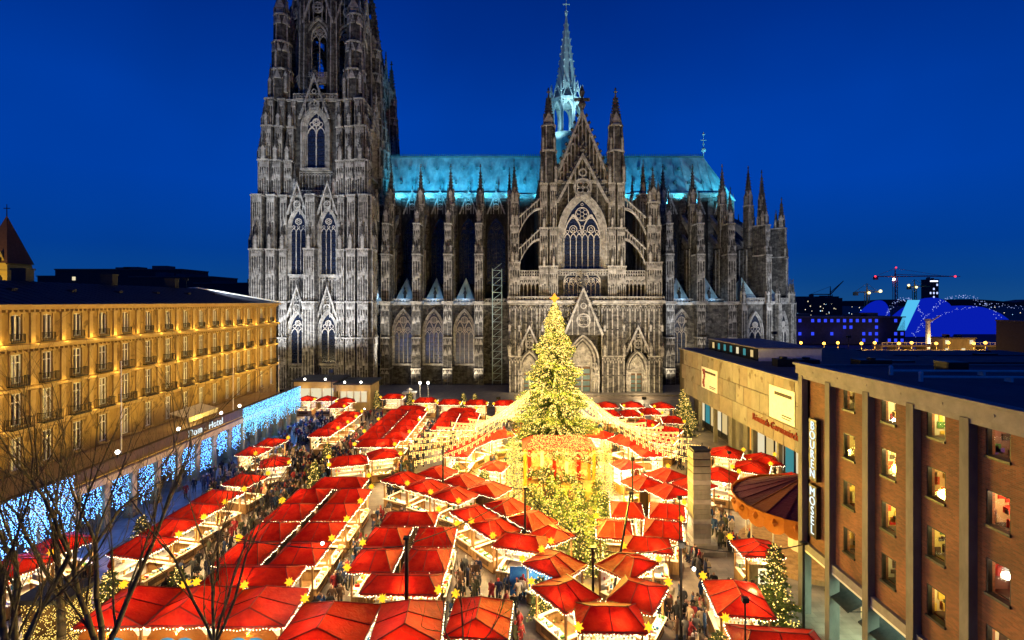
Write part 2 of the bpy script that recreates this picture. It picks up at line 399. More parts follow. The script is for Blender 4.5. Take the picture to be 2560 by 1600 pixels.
def panelled(mb, x0, x1, y0, y1, z0, z1, step=0.85, rib=0.16, sides=True, mi=0):
    """pier clad with blind tracery: shafts and small gablets on its faces"""
    mb.i = mi; mb.box(x0,x1,y0,y1,z0,z1)
    w = x1-x0; n = max(1, round(w/step))
    mb.i = 1
    for k in range(n+1):
        x = x0+w*k/n; mb.box(x-rib/2,x+rib/2,y0-rib,y0,z0,z1)
    hh = min(1.6,(z1-z0)*.25)
    for k in range(n):
        c = x0+w*(k+.5)/n; q = w/n/2
        mb.i = 1; mb.prism([(c-q,z1-hh),(c+q,z1-hh),(c,z1)], y0-rib*.8, y0)
        if z1-z0 > 7:
            zm = z0+(z1-z0)*(.42+.12*((k*7)%3)/3); mb.prism([(c-q,zm),(c+q,zm),(c,zm+hh*1.2)], y0-rib*1.5, y0); 
            mb.i = 0; mb.octa(c,y0-rib,zm+hh*1.35,rib*.8,rib*1.6)
    if sides:
        d = y1-y0; nn = max(1, round(d/(step*1.2)))
        for sx,xx in ((-1,x0),(1,x1)):
            mb.i = 0
            for k in range(1,nn+1):
                y = y0+d*k/nn-.01; a,b = (xx-rib,xx) if sx<0 else (xx,xx+rib); mb.box(a,b,y-rib,y,z0,z1)
    mb.i = 1; mb.box(x0-rib*1.6,x1+rib*1.6,y0-rib*1.9,y1,z1,z1+.35)

def balustrade(mb, x0, x1, y, z, h=1.1, step=0.9):
    mb.i = 1
    mb.box(x0,x1,y-.15,y+.15,z+h-.18,z+h); mb.box(x0,x1,y-.15,y+.15,z,z+.15)
    n = max(1,round((x1-x0)/step)); q = (x1-x0)/n
    for k in range(n+1): mb.box(x0+q*k-.08,x0+q*k+.08,y-.12,y+.12,z+.15,z+h-.18)
    for k in range(n):
        c = x0+q*(k+.5); mb.band([(c-q*.42,z+.25),(c,z+.75),(c+q*.42,z+.25)],[(c-q*.5,z+.35),(c,z+.92),(c+q*.5,z+.35)],y-.07,y+.07)

def gable(mb, cx, y0, y1, zb, za, hw, t=0.5, crock=6, solid=False, rings=True, fin=1.0):
    s = t*math.hypot(hw,za-zb)/(za-zb)
    mb.i = 1
    mb.band([(cx-hw+s,zb),(cx,za-t*2.2),(cx+hw-s,zb)],[(cx-hw,zb),(cx,za),(cx+hw,zb)],y0,y1)
    if solid:
        mb.i = 0; mb.prism([(cx-hw+s,zb),(cx+hw-s,zb),(cx,za-t*2.2)], y0+(y1-y0)*.4, y1)
    if rings:
        mb.i = 1; r = hw*.36; zc = zb+(za-zb)*.30
        mb.ring(cx,zc,r,r*.2,y0+.05,y0+.28,12)
        for k in range(4):
            a = PI/4+k*PI/2; mb.ring(cx+r*.4*math.cos(a),zc+r*.4*math.sin(a),r*.38,r*.12,y0+.08,y0+.24,7)
        mb.ring(cx,zb+(za-zb)*.60,hw*.16,hw*.05,y0+.05,y0+.25,8)
        for k in (-2,-1,1,2):
            x = cx+k*hw*.27; top = zb+(za-zb)*(1-abs(x-cx)/hw)-t*1.4
            if top > zb+.5: mb.box(x-.09,x+.09,y0+.1,y0+.26,zb,top)
    mb.i = 0; cs = max(.14,hw*.07)
    for k in range(1,crock+1):
        f = k/(crock+1)
        for sx in (-1,1): mb.octa(cx+sx*(hw*(1-f)+cs*.9),(y0+y1)/2,zb+(za-zb)*f+cs*.5,cs,cs*1.25)
    mb.octa(cx,(y0+y1)/2,za+cs*1.3*fin,cs*1.1*fin,cs*2.4*fin); mb.cbox(cx,(y0+y1)/2,za+cs*2.6*fin,cs*4.2*fin,cs*.9,cs*.8*fin)
    mb.octa(cx,(y0+y1)/2,za+cs*4.6*fin,cs*.8*fin,cs*2.2*fin)

def tracery(mb, w, z0, zs, za, nl, y0, y1, mi=1):
    mb.i = mi; q = 2*w/nl; tb = max(.10,q*.11); h = za-zs
    lh = zs-q*.55
    for k in range(1,nl):
        x = -w+q*k; mb.box(x-tb/2,x+tb/2,y0,y1,z0,lh+(q*.9 if nl<=2 else 0))
    for k in range(nl):
        c = -w+q*(k+.5)
        mb.band(sh(arch(q*.5-tb*.9,lh,lh+q*.62,3),c), sh(arch(q*.5,lh,lh+q*.80,3),c), y0+.03, y1-.03)
        mb.ring(c,lh+q*1.05,q*.30,q*.09,y0+.03,y1-.03,8)
    if nl >= 4:
        hw = w/2
        for sx in (-1,1):
            mb.band(sh(arch(hw-tb*1.2,zs,zs+h*.52,4),sx*hw), sh(arch(hw,zs,zs+h*.60,4),sx*hw), y0, y1)
            mb.ring(sx*hw,zs+h*.16,hw*.46,tb,y0,y1,10)
            mb.ring(sx*hw,zs+h*.16,hw*.22,tb*.7,y0,y1,8)
        zc = zs+h*.60; r = w*.40
    else:
        zc = zs+h*.42; r = w*.46
    mb.ring(0,zc,r,tb*1.1,y0,y1,14)
    for k in range(6):
        a = PI/6+k*PI/3; mb.ring(r*.58*math.cos(a)*.95,zc+r*.58*math.sin(a)*.95,r*.34,tb*.7,y0+.03,y1-.03,7)
    if nl >= 4:
        for sx in (-1,1): mb.ring(sx*w*.50,zs+h*.53,w*.13,tb*.7,y0+.03,y1-.03,8); 
        mb.ring(0,zs+h*.20,w*.13,tb*.7,y0+.03,y1-.03,8); mb.ring(0,zs+h*.88,w*.08,tb*.6,y0+.03,y1-.03,8)
    # saddle bars
    mb.i = 2; z = z0+.9
    while z < lh:
        mb.box(-w,w,y0+.12,y0+.18,z-.05,z+.05); z += 1.15

def window(parent, loc, w, z0, zs, za, nl, nb=3, bw=0.35, rec=0.32, rz=0.0, glass='church_glass', mi=1, mats=None):
    mats = mats or ST
    """a window: moulded surround, stone tracery, leaded glass"""
    def f():
        a = MB(); h = za-zs
        for k in range(nb):
            wi = w+bw*k; wo = w+bw*(k+1); y = -rec*k*.9
            a.i = 1 if k%2==0 else mi
            a.band(outline(wi,z0,zs,za+bw*k*1.25), outline(wo,z0,zs,za+bw*(k+1)*1.25), y-rec, .25)
            if k: a.tube((wi,y-rec-.05,z0),(wi,y-rec-.05,zs),.1,.1,5); a.tube((-wi,y-rec-.05,z0),(-wi,y-rec-.05,zs),.1,.1,5)
        a.i = 1; a.box(-w-bw*nb,w+bw*nb,-rec*nb-.1,.2,z0-.5,z0-.003)
        b = MB(); tracery(b,w,z0,zs,za,nl,-.30,-.07)
        g = MB(); g.add([(x,-.06,z) for x,z in outline(w+.02,z0,zs,za)], [tuple(range(len(outline(w,z0,zs,za))))])
        return a.mesh('window_surround',*mats), b.mesh('tracery',*(mats if mats is STD else STP)), g.mesh('leaded_pane',M[glass])
    a,b,g = cached(('win',w,z0,zs,za,nl,nb,bw,rec,glass,mi,mats is STD), f)
    o = ob('window', a, parent, loc, rz)
    ob('tracery', b, o); ob('leaded_pane', g, o)
    return o

# ------------------------------------------------------------------ the cathedral
cath = thing('cathedral', 'dark gothic cathedral with floodlit tower, turquoise roof and slender flèche', 'cathedral', (0,0,0))
def cpart(name, mb, loc=(0,0,0), rz=0.0, mats=ST): return ob(name, mb.mesh(name,*mats) if isinstance(mb,MB) else mb, cath, loc, rz)

# ---- south tower
TX, TY = -49.3, 140.2
mb = MB(); mb.i = 0
mb.box(-12.2,12.2,-12.2,12.2,-.3,21.2); mb.box(-11.9,11.9,-11.9,11.9,21.2,47.2); mb.box(-10.2,10.2,-10.2,10.2,47.2,71.4)
mb.i = 1
for z,h in ((21.2,13.0),(47.2,12.6),(71.4,10.9)): mb.box(-h,h,-h,h,z,z+.5)
cpart('tower_core', mb, (TX,TY,0))
def tower_pier(key, w, d, z0, z1, step):
    def f():
        a = MB(); panelled(a,-w/2,w/2,0,d,z0,z1,step,.17); return a.mesh('tower_pier',*ST)
    return cached(('tp',key), f)
def pinn_mesh(w,hs,hp,cr=4):
    def f():
        a = MB(); pinn(a,0,0,0,w,hs,hp,cr); return a.mesh('pinnacle',*ST)
    return cached(('pn',w,hs,hp,cr), f)
def gable_mesh(hw,h,t=.45,cr=6,solid=False,dep=.5,fin=1.0):
    def f():
        a = MB(); gable(a,0,0,dep,0,h,hw,t,cr,solid,True,fin); return a.mesh('gable',*ST)
    return cached(('gb',hw,h,t,cr,solid,dep,fin), f)

def tower_side(rz, full=True):
    R = Matrix.Rotation(rz,4,'Z')
    def at(x,y,z=0):
        p = R @ Vector((x,y,0)); return (TX+p.x, TY+p.y, z)
    def put(name, me, x, y, z=0):
        return ob(name, me, cath, at(x,y,z), rz)
    # piers of the two lower storeys
    for s in (-1,1):
        for i,(px,w,fy) in enumerate(((12.85,2.5,-14.9),(9.75,2.1,-14.4),(7.0,1.8,-13.6))):
            put('tower_pier', tower_pier((i,'a'),w,-12.1-fy,-.3,12.5,.62), s*px, fy-.25)
            put('tower_pier', tower_pier((i,'b'),w-.12,-12.1-fy,12.85,21.2,.6), s*px, fy)
            put('tower_pier', tower_pier((i,'c'),w-.2,-11.9-fy,21.7,34.0,.62), s*px, fy+.05)
            put('tower_pier', tower_pier((i,'d'),w-.45,-11.9-fy-.4,34.35,47.2,.55), s*px, fy+.4)
            put('pinnacle', pinn_mesh(1.0,2.4,3.6), s*px, fy+.0, 34.3)
            put('gable', gable_mesh(w*.5,3.2,.22,3,True,.3), s*px, fy-.55, 10.5)
    put('tower_pier', tower_pier('m1',2.7,3.6,-.3,21.2,.62), 0, -15.6)
    put('tower_pier', tower_pier('m2',2.4,3.5,21.7,34.0,.55), 0, -15.3); put('tower_pier', tower_pier('m3',2.0,2.7,34.4,47.2,.5), 0, -14.5); put('pinnacle', pinn_mesh(1.0,2.4,3.6), 0, -15.2, 34.3)
    for s in (-1,1):
        o = window(cath, at(s*3.7,-12.35), 1.65, 6.4, 14.6, 18.4, 2, 3, .28, .25, rz)
        put('gable', gable_mesh(2.6,8.0), s*3.7, -13.6, 17.6)
        o = window(cath, at(s*3.7,-12.1), 1.75, 28.2, 39.3, 43.8, 3, 3, .28, .25, rz)
        put('gable', gable_mesh(2.6,8.2), s*3.7, -13.4, 42.8)
        a = cached('blindA', lambda: blind(4.6,21.7,27.4)); put('blind_tracery', a, s*3.7, -12.05)
        a = cached('blindB', lambda: blind(4.6,-.3,5.8)); put('blind_tracery', a, s*3.7, -12.35)
    # third storey: one tall window, stepped piers
    for s in (-1,1):
        for i,(px,w,fy) in enumerate(((11.7,2.3,-13.3),(9.0,2.0,-12.8),(6.4,1.7,-12.1))):
            put('tower_pier', tower_pier((i,'e'),w,-9.9-fy,47.7,56.0,.55), s*px, fy)
            put('tower_pier', tower_pier((i,'f'),w-.35,-10.1-fy-.5,56.35,64.5,.5), s*(px-.35), fy+.6)
            put('tower_pier', tower_pier((i,'g'),w-.6,-10.1-fy-1.1,64.85,71.4,.5), s*(px-.75), fy+1.2)
            put('pinnacle', pinn_mesh(1.1,2.2,4.2), s*(px+.1), fy+.1, 56.3)
            put('pinnacle', pinn_mesh(.95,2.0,3.6), s*(px-.3), fy+.7, 64.8)
    window(cath, at(0,-10.35), 2.15, 54.6, 64.6, 68.4, 2, 4, .36, .3, rz)
    put('gable', gable_mesh(3.9,11.2,.5,8), 0, -12.2, 66.6)
    a = cached('blindC', lambda: blind(8.4,47.7,53.6)); put('blind_tracery', a, 0, -10.3)
    a = MB(); balustrade(a,-5.5,5.5,0,0,1.3,.7); put('balustrade', cached('tbal', lambda: a.mesh('balustrade',*ST)), 0, -11.6, 47.7)
    put('balustrade', CACHE['tbal'], 0, -11.0, 71.9)
    for s in (-1,1): put('pinnacle', pinn_mesh(1.0,3.0,5.0), s*4.9, -11.6, 47.7)
    # corner turrets of the octagon storey
def blind(w, z0, z1, step=.75):
    a = MB(); n = round(w/step); q = w/n
    a.i = 1
    for k in range(n+1): a.box(-w/2+q*k-.07,-w/2+q*k+.07,-.22,0,z0,z1)
    for k in range(n):
        c = -w/2+q*(k+.5); a.band(sh(arch(q*.34,z1-1.0,z1-.45,3),c), sh(arch(q*.5,z1-1.0,z1-.2,3),c), -.18, 0)
    a.box(-w/2,w/2,-.3,0,z1,z1+.3)
    return a.mesh('blind_tracery',*ST)
tower_side(0); tower_side(PI/2); tower_side(-PI/2)

# octagon storey with free-standing corner turrets and the foot of the openwork spire
mb = MB(); mb.i = 0
for k in range(8):
    a0 = PI/8+k*PI/4; x, y = 9.0*math.cos(a0), 9.0*math.sin(a0)
    mb.i = 0; mb.frus(x,y,71.9,1.7,98,1.4,6)
    for j in range(5):
        a = a0-.9+.45*j; mb.i = 1 if j%2 else 0
        mb.tube((x+1.75*math.cos(a),y+1.75*math.sin(a),71.9),(x+1.45*math.cos(a),y+1.45*math.sin(a),97),.17,.15,5)
mb.i = 2; mb.frus(0,0,71.9,5.0,77,5.0,8,PI/8)
mb.i = 0; mb.frus(0,0,97.5,10.3,98.6,10.3,8,PI/8)
cpart('octagon_storey', mb, (TX,TY,0))
def octwin():
    a = MB()
    for k in range(4):
        wi = 1.9+.42*k; wo = wi+.42; a.i = 1 if k%2==0 else 0
        a.band(outline(wi,78,87.5,91.4+.5*k), outline(wo,78,87.5,91.9+.5*k), -.3-.3*k, .5)
    a.i = 1; a.box(-3.6,3.6,-.8,.5,76.6,78); tracery(a,1.9,78,88.6,91.4,2,0,.3); balustrade(a,-3.4,3.4,-1.0,78,1.2,.6)
    a.i = 0; a.prism(outline(3.5,78,87.5,93.4)+[(3.5,97.5),(-3.5,97.5)] if False else [(-3.5,94.5),(3.5,94.5),(3.5,97.5),(-3.5,97.5)], 0, .5)
    return a.mesh('belfry_opening',*ST)
bw_ = octwin()
gm = gable_mesh(4.0,13.0,.5,8)
for k in range(8):
    a = k*PI/4; d = 8.35
    rz = a+PI/2
    ob('belfry_opening', bw_, cath, (TX+d*math.cos(a),TY+d*math.sin(a),0), rz)
    ob('gable', gm, cath, (TX+(d+1.4)*math.cos(a),TY+(d+1.4)*math.sin(a),91.5), rz)
def turret():
    a = MB()
    for z0,z1,r in ((71.9,79,2.5),(79.4,86,2.15),(86.4,93,1.75)):
        a.i = 0; a.frus(0,0,z0,r,z1,r*.96,8); a.i = 1; a.frus(0,0,z1,r*1.15,z1+.4,r*1.15,8)
        for k in range(8):
            t = PI/8+k*PI/4; a.i = k%2; a.tube((r*1.02*math.cos(t),r*1.02*math.sin(t),z0),(r*math.cos(t),r*math.sin(t),z1),.2,.18,5)
            t += PI/8; k0 = len(a.v); a.i = 1
            a.prism([(-r*.36,z1-2.2),(r*.36,z1-2.2),(0,z1+.2)],-.12,.12); a.xf(k0, Matrix.Rotation(t+PI/2,4,'Z') @ Matrix.Translation((0,-r*1.0,0)))
    return a.mesh('corner_turret',*ST)
tm = turret()
for sx in (-1,1):
    for sy in (-1,1):
        ob('corner_turret', tm, cath, (TX+sx*9.2,TY+sy*9.2,0))
        ob('pinnacle', pinn_mesh(2.4,1.5,11.0,7), cath, (TX+sx*9.2,TY+sy*9.2,93.3))
        for k in range(4):
            a = PI/4+k*PI/2
            ob('pinnacle', pinn_mesh(.8,4.2,4.2), cath, (TX+sx*9.2+2.75*math.cos(a),TY+sy*9.2+2.75*math.sin(a),71.9+(k%2)*1.5))
            ob('pinnacle', pinn_mesh(.65,3.6,3.6), cath, (TX+sx*9.2+2.2*math.cos(a+.6),TY+sy*9.2+2.2*math.sin(a+.6),79.6))
mb = MB()
for k in range(8):
    a = PI/8+k*PI/4; p = Vector((9.0*math.cos(a),9.0*math.sin(a),98.6)); q = Vector((.5*math.cos(a),.5*math.sin(a),150))
    mb.i = 0; mb.tube(p,q,.55,.3,5)
    for j in range(1,16):
        c = p.lerp(q,j/16.5); mb.octa(c.x*1.06,c.y*1.06,c.z,.45)
for j in range(1,9):
    r = 9.0*(1-j/9.2)+.5*j/9.2; mb.frus(0,0,98.6+51*j/9.2,r,99+51*j/9.2,r,8,PI/8)
cpart('openwork_spire', mb, (TX,TY,0))

# the rear tower, of which only the flank towards the roof shows past the front one
for o in list(cath.children):
    dx = o.location.x-TX
    if o.type != 'MESH' or (dx < 2.5 and o.name.split('.')[0] not in ('tower_core','octagon_storey','openwork_spire')) or (o.name.startswith('pinnacle') and o.location.z < 60): continue
    c = o.copy(); C.objects.link(c); c.parent = cath; c.location.y += 36.0; c.location.x -= 3.6
    for ch in o.children:
        d_ = ch.copy(); C.objects.link(d_); d_.parent = c

# ---- nave and choir: clerestory wall, aisle, piers
BX = [-33.2,-25.2,-17.1,-9.1]; CX = [40.2,48.2,56.2]
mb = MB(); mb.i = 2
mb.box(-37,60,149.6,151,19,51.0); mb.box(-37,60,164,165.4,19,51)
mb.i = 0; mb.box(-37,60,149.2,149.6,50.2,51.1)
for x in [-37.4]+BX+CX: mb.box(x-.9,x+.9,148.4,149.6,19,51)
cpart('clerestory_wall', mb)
mb = MB(); balustrade(mb,-36,-2,149.0,51.1,1.5,.8); balustrade(mb,34,60,149.0,51.1,1.5,.8); cpart('balustrade', mb)
mb = MB(); mb.i = 0
for xa,xb in ((-37,-1),(33,57)):
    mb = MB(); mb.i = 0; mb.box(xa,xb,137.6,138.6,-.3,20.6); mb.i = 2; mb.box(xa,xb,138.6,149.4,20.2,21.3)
    mb.i = 1; mb.box(xa,xb,136.9,138.7,20.6,21.25); balustrade(mb,xa+1,xb-1,137.1,21.25,1.0,.8)
    cpart('aisle_wall', mb)

def pier_mesh():
    a = MB()
    panelled(a,-1.15,1.15,-4.6,0,-.3,4,1.2,.06); panelled(a,-1.1,1.1,-4.4,0,4.4,12,1.1,.06); panelled(a,-1.05,1.05,-4.2,0,12.4,20.6,1.05,.07)
    a.i = 1; a.box(-1.5,1.5,-4.9,0,20.9,21.6)
    panelled(a,-.95,.95,-3.9,.2,21.6,33.5,.63,.14); panelled(a,-.8,.8,-3.6,.2,33.85,41.5,.53,.12)
    a.i = 0; a.box(-.8,.8,.2,7.0,20.8,36.0)      # the long flank towards the nave
    panelled(a,-.8,.8,1.6,3.4,36.0,47.4,.53,.12)
    for k in range(5): a.i = k%2; a.box(.8,.95,.9+1.2*k,1.2+1.2*k,21.6,35.6); a.box(-.95,-.8,.9+1.2*k,1.2+1.2*k,21.6,35.6)
    a.i = 0; a.prism([(-1.3,33.4),(1.3,33.4),(0,36)],-4.1,-3.5)
    return a.mesh('buttress_pier',*ST)
pm = pier_mesh()
def flyer():
    a = MB(); a.i = 0
    for z0,z1 in ((36.0,43.0),(41.5,48.5)):
        P = []; Q = []
        for k in range(8):
            t = k/7; y = 3.4+t*10.6; P.append((y, z0-3.0+(z1-z0-.6)*math.sin(t*PI/2)*1.0)); Q.append((y, z0+(z1-z0)*t))
        k0 = len(a.v); a.i = 1; a.band(P,Q,-.4,.4); 
        a.xf(k0, Matrix(((0,1,0,0),(1,0,0,0),(0,0,1,0),(0,0,0,1))))
    return a.mesh('flying_buttress',*ST)
fm = flyer()
def nave_pier(x, y=138.0, rz=0.0, fl=True):
    R = Matrix.Rotation(rz,4,'Z')
    def at(dy,z,dx=0): p = R @ Vector((dx,dy,0)); return (x+p.x,y+p.y,z)
    ob('buttress_pier', pm, cath, (x,y,0), rz)
    ob('pinnacle', pinn_mesh(1.25,2.2,5.6,5), cath, at(-2.6,41.8), rz)
    for s in (-1,1): ob('pinnacle', pinn_mesh(.55,1.6,2.6,3), cath, at(-3.7,34.0,s*.75), rz); ob('pinnacle', pinn_mesh(.5,1.8,3.0,3), cath, at(-1.2,41.8,s*.6), rz)
    ob('pinnacle', pinn_mesh(1.35,2.6,7.6,6), cath, at(2.5,47.7), rz)
    for s in (-1,1): ob('pinnacle', pinn_mesh(.5,2.0,3.2,3), cath, at(2.5,47.7,s*.85), rz)
    if fl: ob('flying_buttress', fm, cath, (x,y,0), rz)
for x in BX+CX: nave_pier(x)
bays = [(-37.4+BX[0])/2]+[(a+b)/2 for a,b in zip(BX,BX[1:])]+[(BX[3]-1.2)/2]+[(33.6+CX[0])/2]+[(a+b)/2 for a,b in zip(CX,CX[1:])]
mb = MB(); mb.add([(-2.7,0,0),(2.7,0,0),(2.7,9,0),(-2.7,9,0),(0,3.6,6.6)],[(0,1,4),(1,2,4),(2,3,4),(3,0,4)]); py_roof = mb.mesh('aisle_roof',M['patina'])
mb = MB(); mb.i = 2; mb.box(-.3,.3,-.2,1.4,0,1.6); mb.prism([(-.5,1.6),(.5,1.6),(0,2.6)],-.2,1.4); mb.octa(0,-.1,3.0,.22,.6); dormer = mb.mesh('dormer',*ST)
for i,x in enumerate(bays):
    if i not in (4,5): 
        o = window(cath, (x,137.45,0), 2.3, 5.2, 13.4, 18.8, 4, 2, .35, .3, 0, 'stained')
        o = ob('aisle_roof', py_roof, cath, (x,138.4,21.4)); ob('dormer', dormer, o, (0,.6,.6))
    window(cath, (x,149.4,0), 2.6, 26.5, 39.5, 45.5, 4, 2, .3, .2, 0, mi=0, mats=STD)
    ob('gable', gable_mesh(2.7,7.0,.35,5), cath, (x,148.9,46.6))
# lead roof with hip over the apse, dormer hatches, ridge crest
ZE, ZR, YE, YR = 51.2, 65.2, 149.5, 157.6
apse = []
mb = MB()
mb.add([(-37.5,YE,ZE),(60,YE,ZE),(57.4,YR,ZR),(-37.5,YR,ZR),(-37.5,2*YR-YE,ZE),(60,2*YR-YE,ZE),(65.5,YR-4.2,ZE),(65.5,YR+4.2,ZE)],
       [(0,1,2,3),(3,2,5,4),(1,6,2),(6,7,2),(7,5,2)])
roof = cpart('main_roof', mb, mats=(M['patina'],))
mb = MB()
for k in range(38):
    x = -36.6+2.55*k
    if x < 58: mb.tube((x,YE-.05,ZE+.1),(min(x,57.4),YR-.05,ZR),.07,.07,4)
ob('standing_seam', mb.mesh('standing_seam',M['patina']), roof)
mb = MB(); mb.box(-37.5,57.4,YR-.25,YR+.25,ZR-.1,ZR+.45)
for k in range(158): mb.octa(-37+.6*k,YR,ZR+.8,.16,.4)
ob('ridge_crest', mb.mesh('ridge_crest',M['patina_dark']), roof)
mb = MB(); mb.box(-.3,.3,-.5,.5,0,.55); mb.prism([(-.4,.55),(.4,.55),(0,1.0)],-.6,.5); hatch = mb.mesh('roof_hatch',M['patina_dark'])
for row,f in ((0,.68),(1,.34)):
    for k in range(24):
        x = -35+4.0*k+(2 if row else 0)
        if x < 56 and not 8 < x < 24: ob('roof_hatch', hatch, roof, (x,YE+(YR-YE)*f-.2,ZE+(ZR-ZE)*f-.05))
mb = MB(); mb.tube((0,0,0),(0,0,7),.14,.08,6); mb.ball(0,0,2.2,.75); mb.i = 0; mb.cbox(0,0,5.2,1.8,.15,.2); mb.octa(0,0,7,.4,.8); mb.octa(0,0,4,.35,.6)
cpart('ridge_cross', mb, (57.4,YR,ZR), mats=(M['spire_lead'],))
mb = MB(); balustrade(mb,-37,60,YE-.55,ZE-.1,1.1,.75); cpart('eaves_balustrade', mb)

# crossing spire (fleche)
FX, FY = 15.8, 157.6
mb = MB(); mb.frus(0,0,60,5.2,71,5.0,8,PI/8); mb.frus(0,0,71,5.6,71.6,5.6,8,PI/8)
for k in range(8):
    a = PI/8+k*PI/4; x,y = 4.6*math.cos(a),4.6*math.sin(a)
    mb.tube((x,y,71),(x*.97,y*.97,81),.55,.5,6); mb.tube((x*1.12,y*1.12,71),(x*1.12,y*1.12,83.5),.22,.2,5); mb.frus(x*1.12,y*1.12,83.5,.4,86.4,.02,4)
    k0 = len(mb.v); ww = 4.6*math.sin(PI/8)
    mb.band(outline(ww*.72,71.6,78,81.2,4), outline(ww*1.0,71.6,78,82.0,4), -.25,.25)
    mb.xf(k0, Matrix.Rotation(a+PI/8+PI/2,4,'Z') @ Matrix.Translation((0,-4.6*math.cos(PI/8),0)))
    k0 = len(mb.v); gable(mb,0,-.2,.2,81.5,86.5,ww*1.05,.3,4,False,False); mb.xf(k0, Matrix.Rotation(a+PI/8+PI/2,4,'Z') @ Matrix.Translation((0,-4.7*math.cos(PI/8),0)))
mb.frus(0,0,81.2,4.9,82.2,4.9,8,PI/8)
L = MB(); L.frus(0,0,82.2,3.6,108,.22,8,PI/8)
for j in range(11):
    t = j/11; r = 3.6*(1-t)+.3*t; z = 82.6+25*t
    for k in range(8):
        a = PI/8+k*PI/4; L.octa((r+.18)*math.cos(a),(r+.18)*math.sin(a),z,.42*(1-t*.6),.5*(1-t*.5))
L.frus(0,0,108,.3,108.8,.55,8); L.tube((0,0,108),(0,0,114.2),.16,.1,6); L.cbox(0,0,111.6,2.2,.2,.28); L.octa(0,0,111.6,.5); L.octa(0,0,114.2,.4,.9); L.octa(0,0,109.4,.6,.4)
mb.i = 0
fl = cpart('fleche_lantern', mb, (FX,FY,0), mats=(M['spire_lead'],M['spire_lead'],M['spire_lead']))
ob('fleche_spire', L.mesh('fleche_spire',M['spire_lead']), fl)

# ---- south transept front
X0, Y0 = 16.0, 121.0
mb = MB(); mb.i = 0
mb.box(-10.2,10.2,1.6,34,20,50); mb.box(-10.2,10.2,2.21,34,-.3,20); mb.box(-17,18,2.2,17,-.3,21)
mb.i = 2; mb.box(-10.0,-14.8,3.2,6,21.4,28.6); mb.box(9.8,15,3.2,6,21.4,28.6)
cpart('transept_core', mb, (X0,Y0,0))
mb = MB(); mb.add([(-6.6,1.5,51.5),(6.6,1.5,51.5),(0,1.5,66.4),(-6.6,32,51.5),(6.6,32,51.5),(0,36,65.2)],[(0,2,5,3),(2,1,4,5),(0,1,2)])
cpart('transept_roof', mb, (X0,Y0,0), mats=(M['patina'],))
# lower storey: clustered shafts and ledge
def shafts(x0, x1, y, z0, z1, step=.62):
    a = MB(); n = max(2,round((x1-x0)/step))
    a.i = 0; a.box(x0,x1,y,y+1.6,z0,z1)
    for k in range(n+1):
        x = x0+(x1-x0)*k/n; a.i = 1 if k%2==0 else 0; a.tube((x,y-.02,z0),(x,y-.02,z1-.1),.17 if k%2==0 else .11,None,6)
        a.i = 0; a.frus(x,y,z1-.9,.16,z1-.5,.3,6); a.frus(x,y,(z0+z1)/2,.28,(z0+z1)/2+.3,.2,6)
    for k in range(n):
        c = x0+(x1-x0)*(k+.5)/n; q = (x1-x0)/n/2; a.i = 1
        a.band(sh(arch(q*.6,z1-1.4,z1-.6,3),c), sh(arch(q,z1-1.4,z1-.25,3),c), y-.12, y)
    a.i = 1; a.box(x0-.15,x1+.15,y-.35,y+1.6,z1,z1+.35)
    return a
for x0,x1,y,z0,z1 in ((-17.0,-14.4,-.3,-.3,8.6),(-17,-14.4,.0,9,20.7),(15.4,18.4,-.3,-.3,8.6),(15.4,18.4,.0,9,20.7),(-10,-4.5,.2,9,20.7),(4.5,10,.2,9,20.7),
                       (-9.6,-4.6,.0,-.3,8.6),(4.6,9.6,.0,-.3,8.6),(-14.4,-10,.9,12,20.7),(10,15.4,.9,12,20.7),(-4.5,4.5,.9,15,20.7)):
    cpart('shaft_cluster', shafts(x0,x1,y,z0,z1), (X0,Y0,0))
mb = MB(); mb.i = 1; mb.box(-17.6,19,-1.0,2.2,21.05,21.75); mb.i = 0; mb.box(-17.3,18.7,-.7,2,20.9,21.05); balustrade(mb,-17.4,18.8,-.6,21.75,.95,.7); cpart('transept_ledge', mb, (X0,Y0,0))
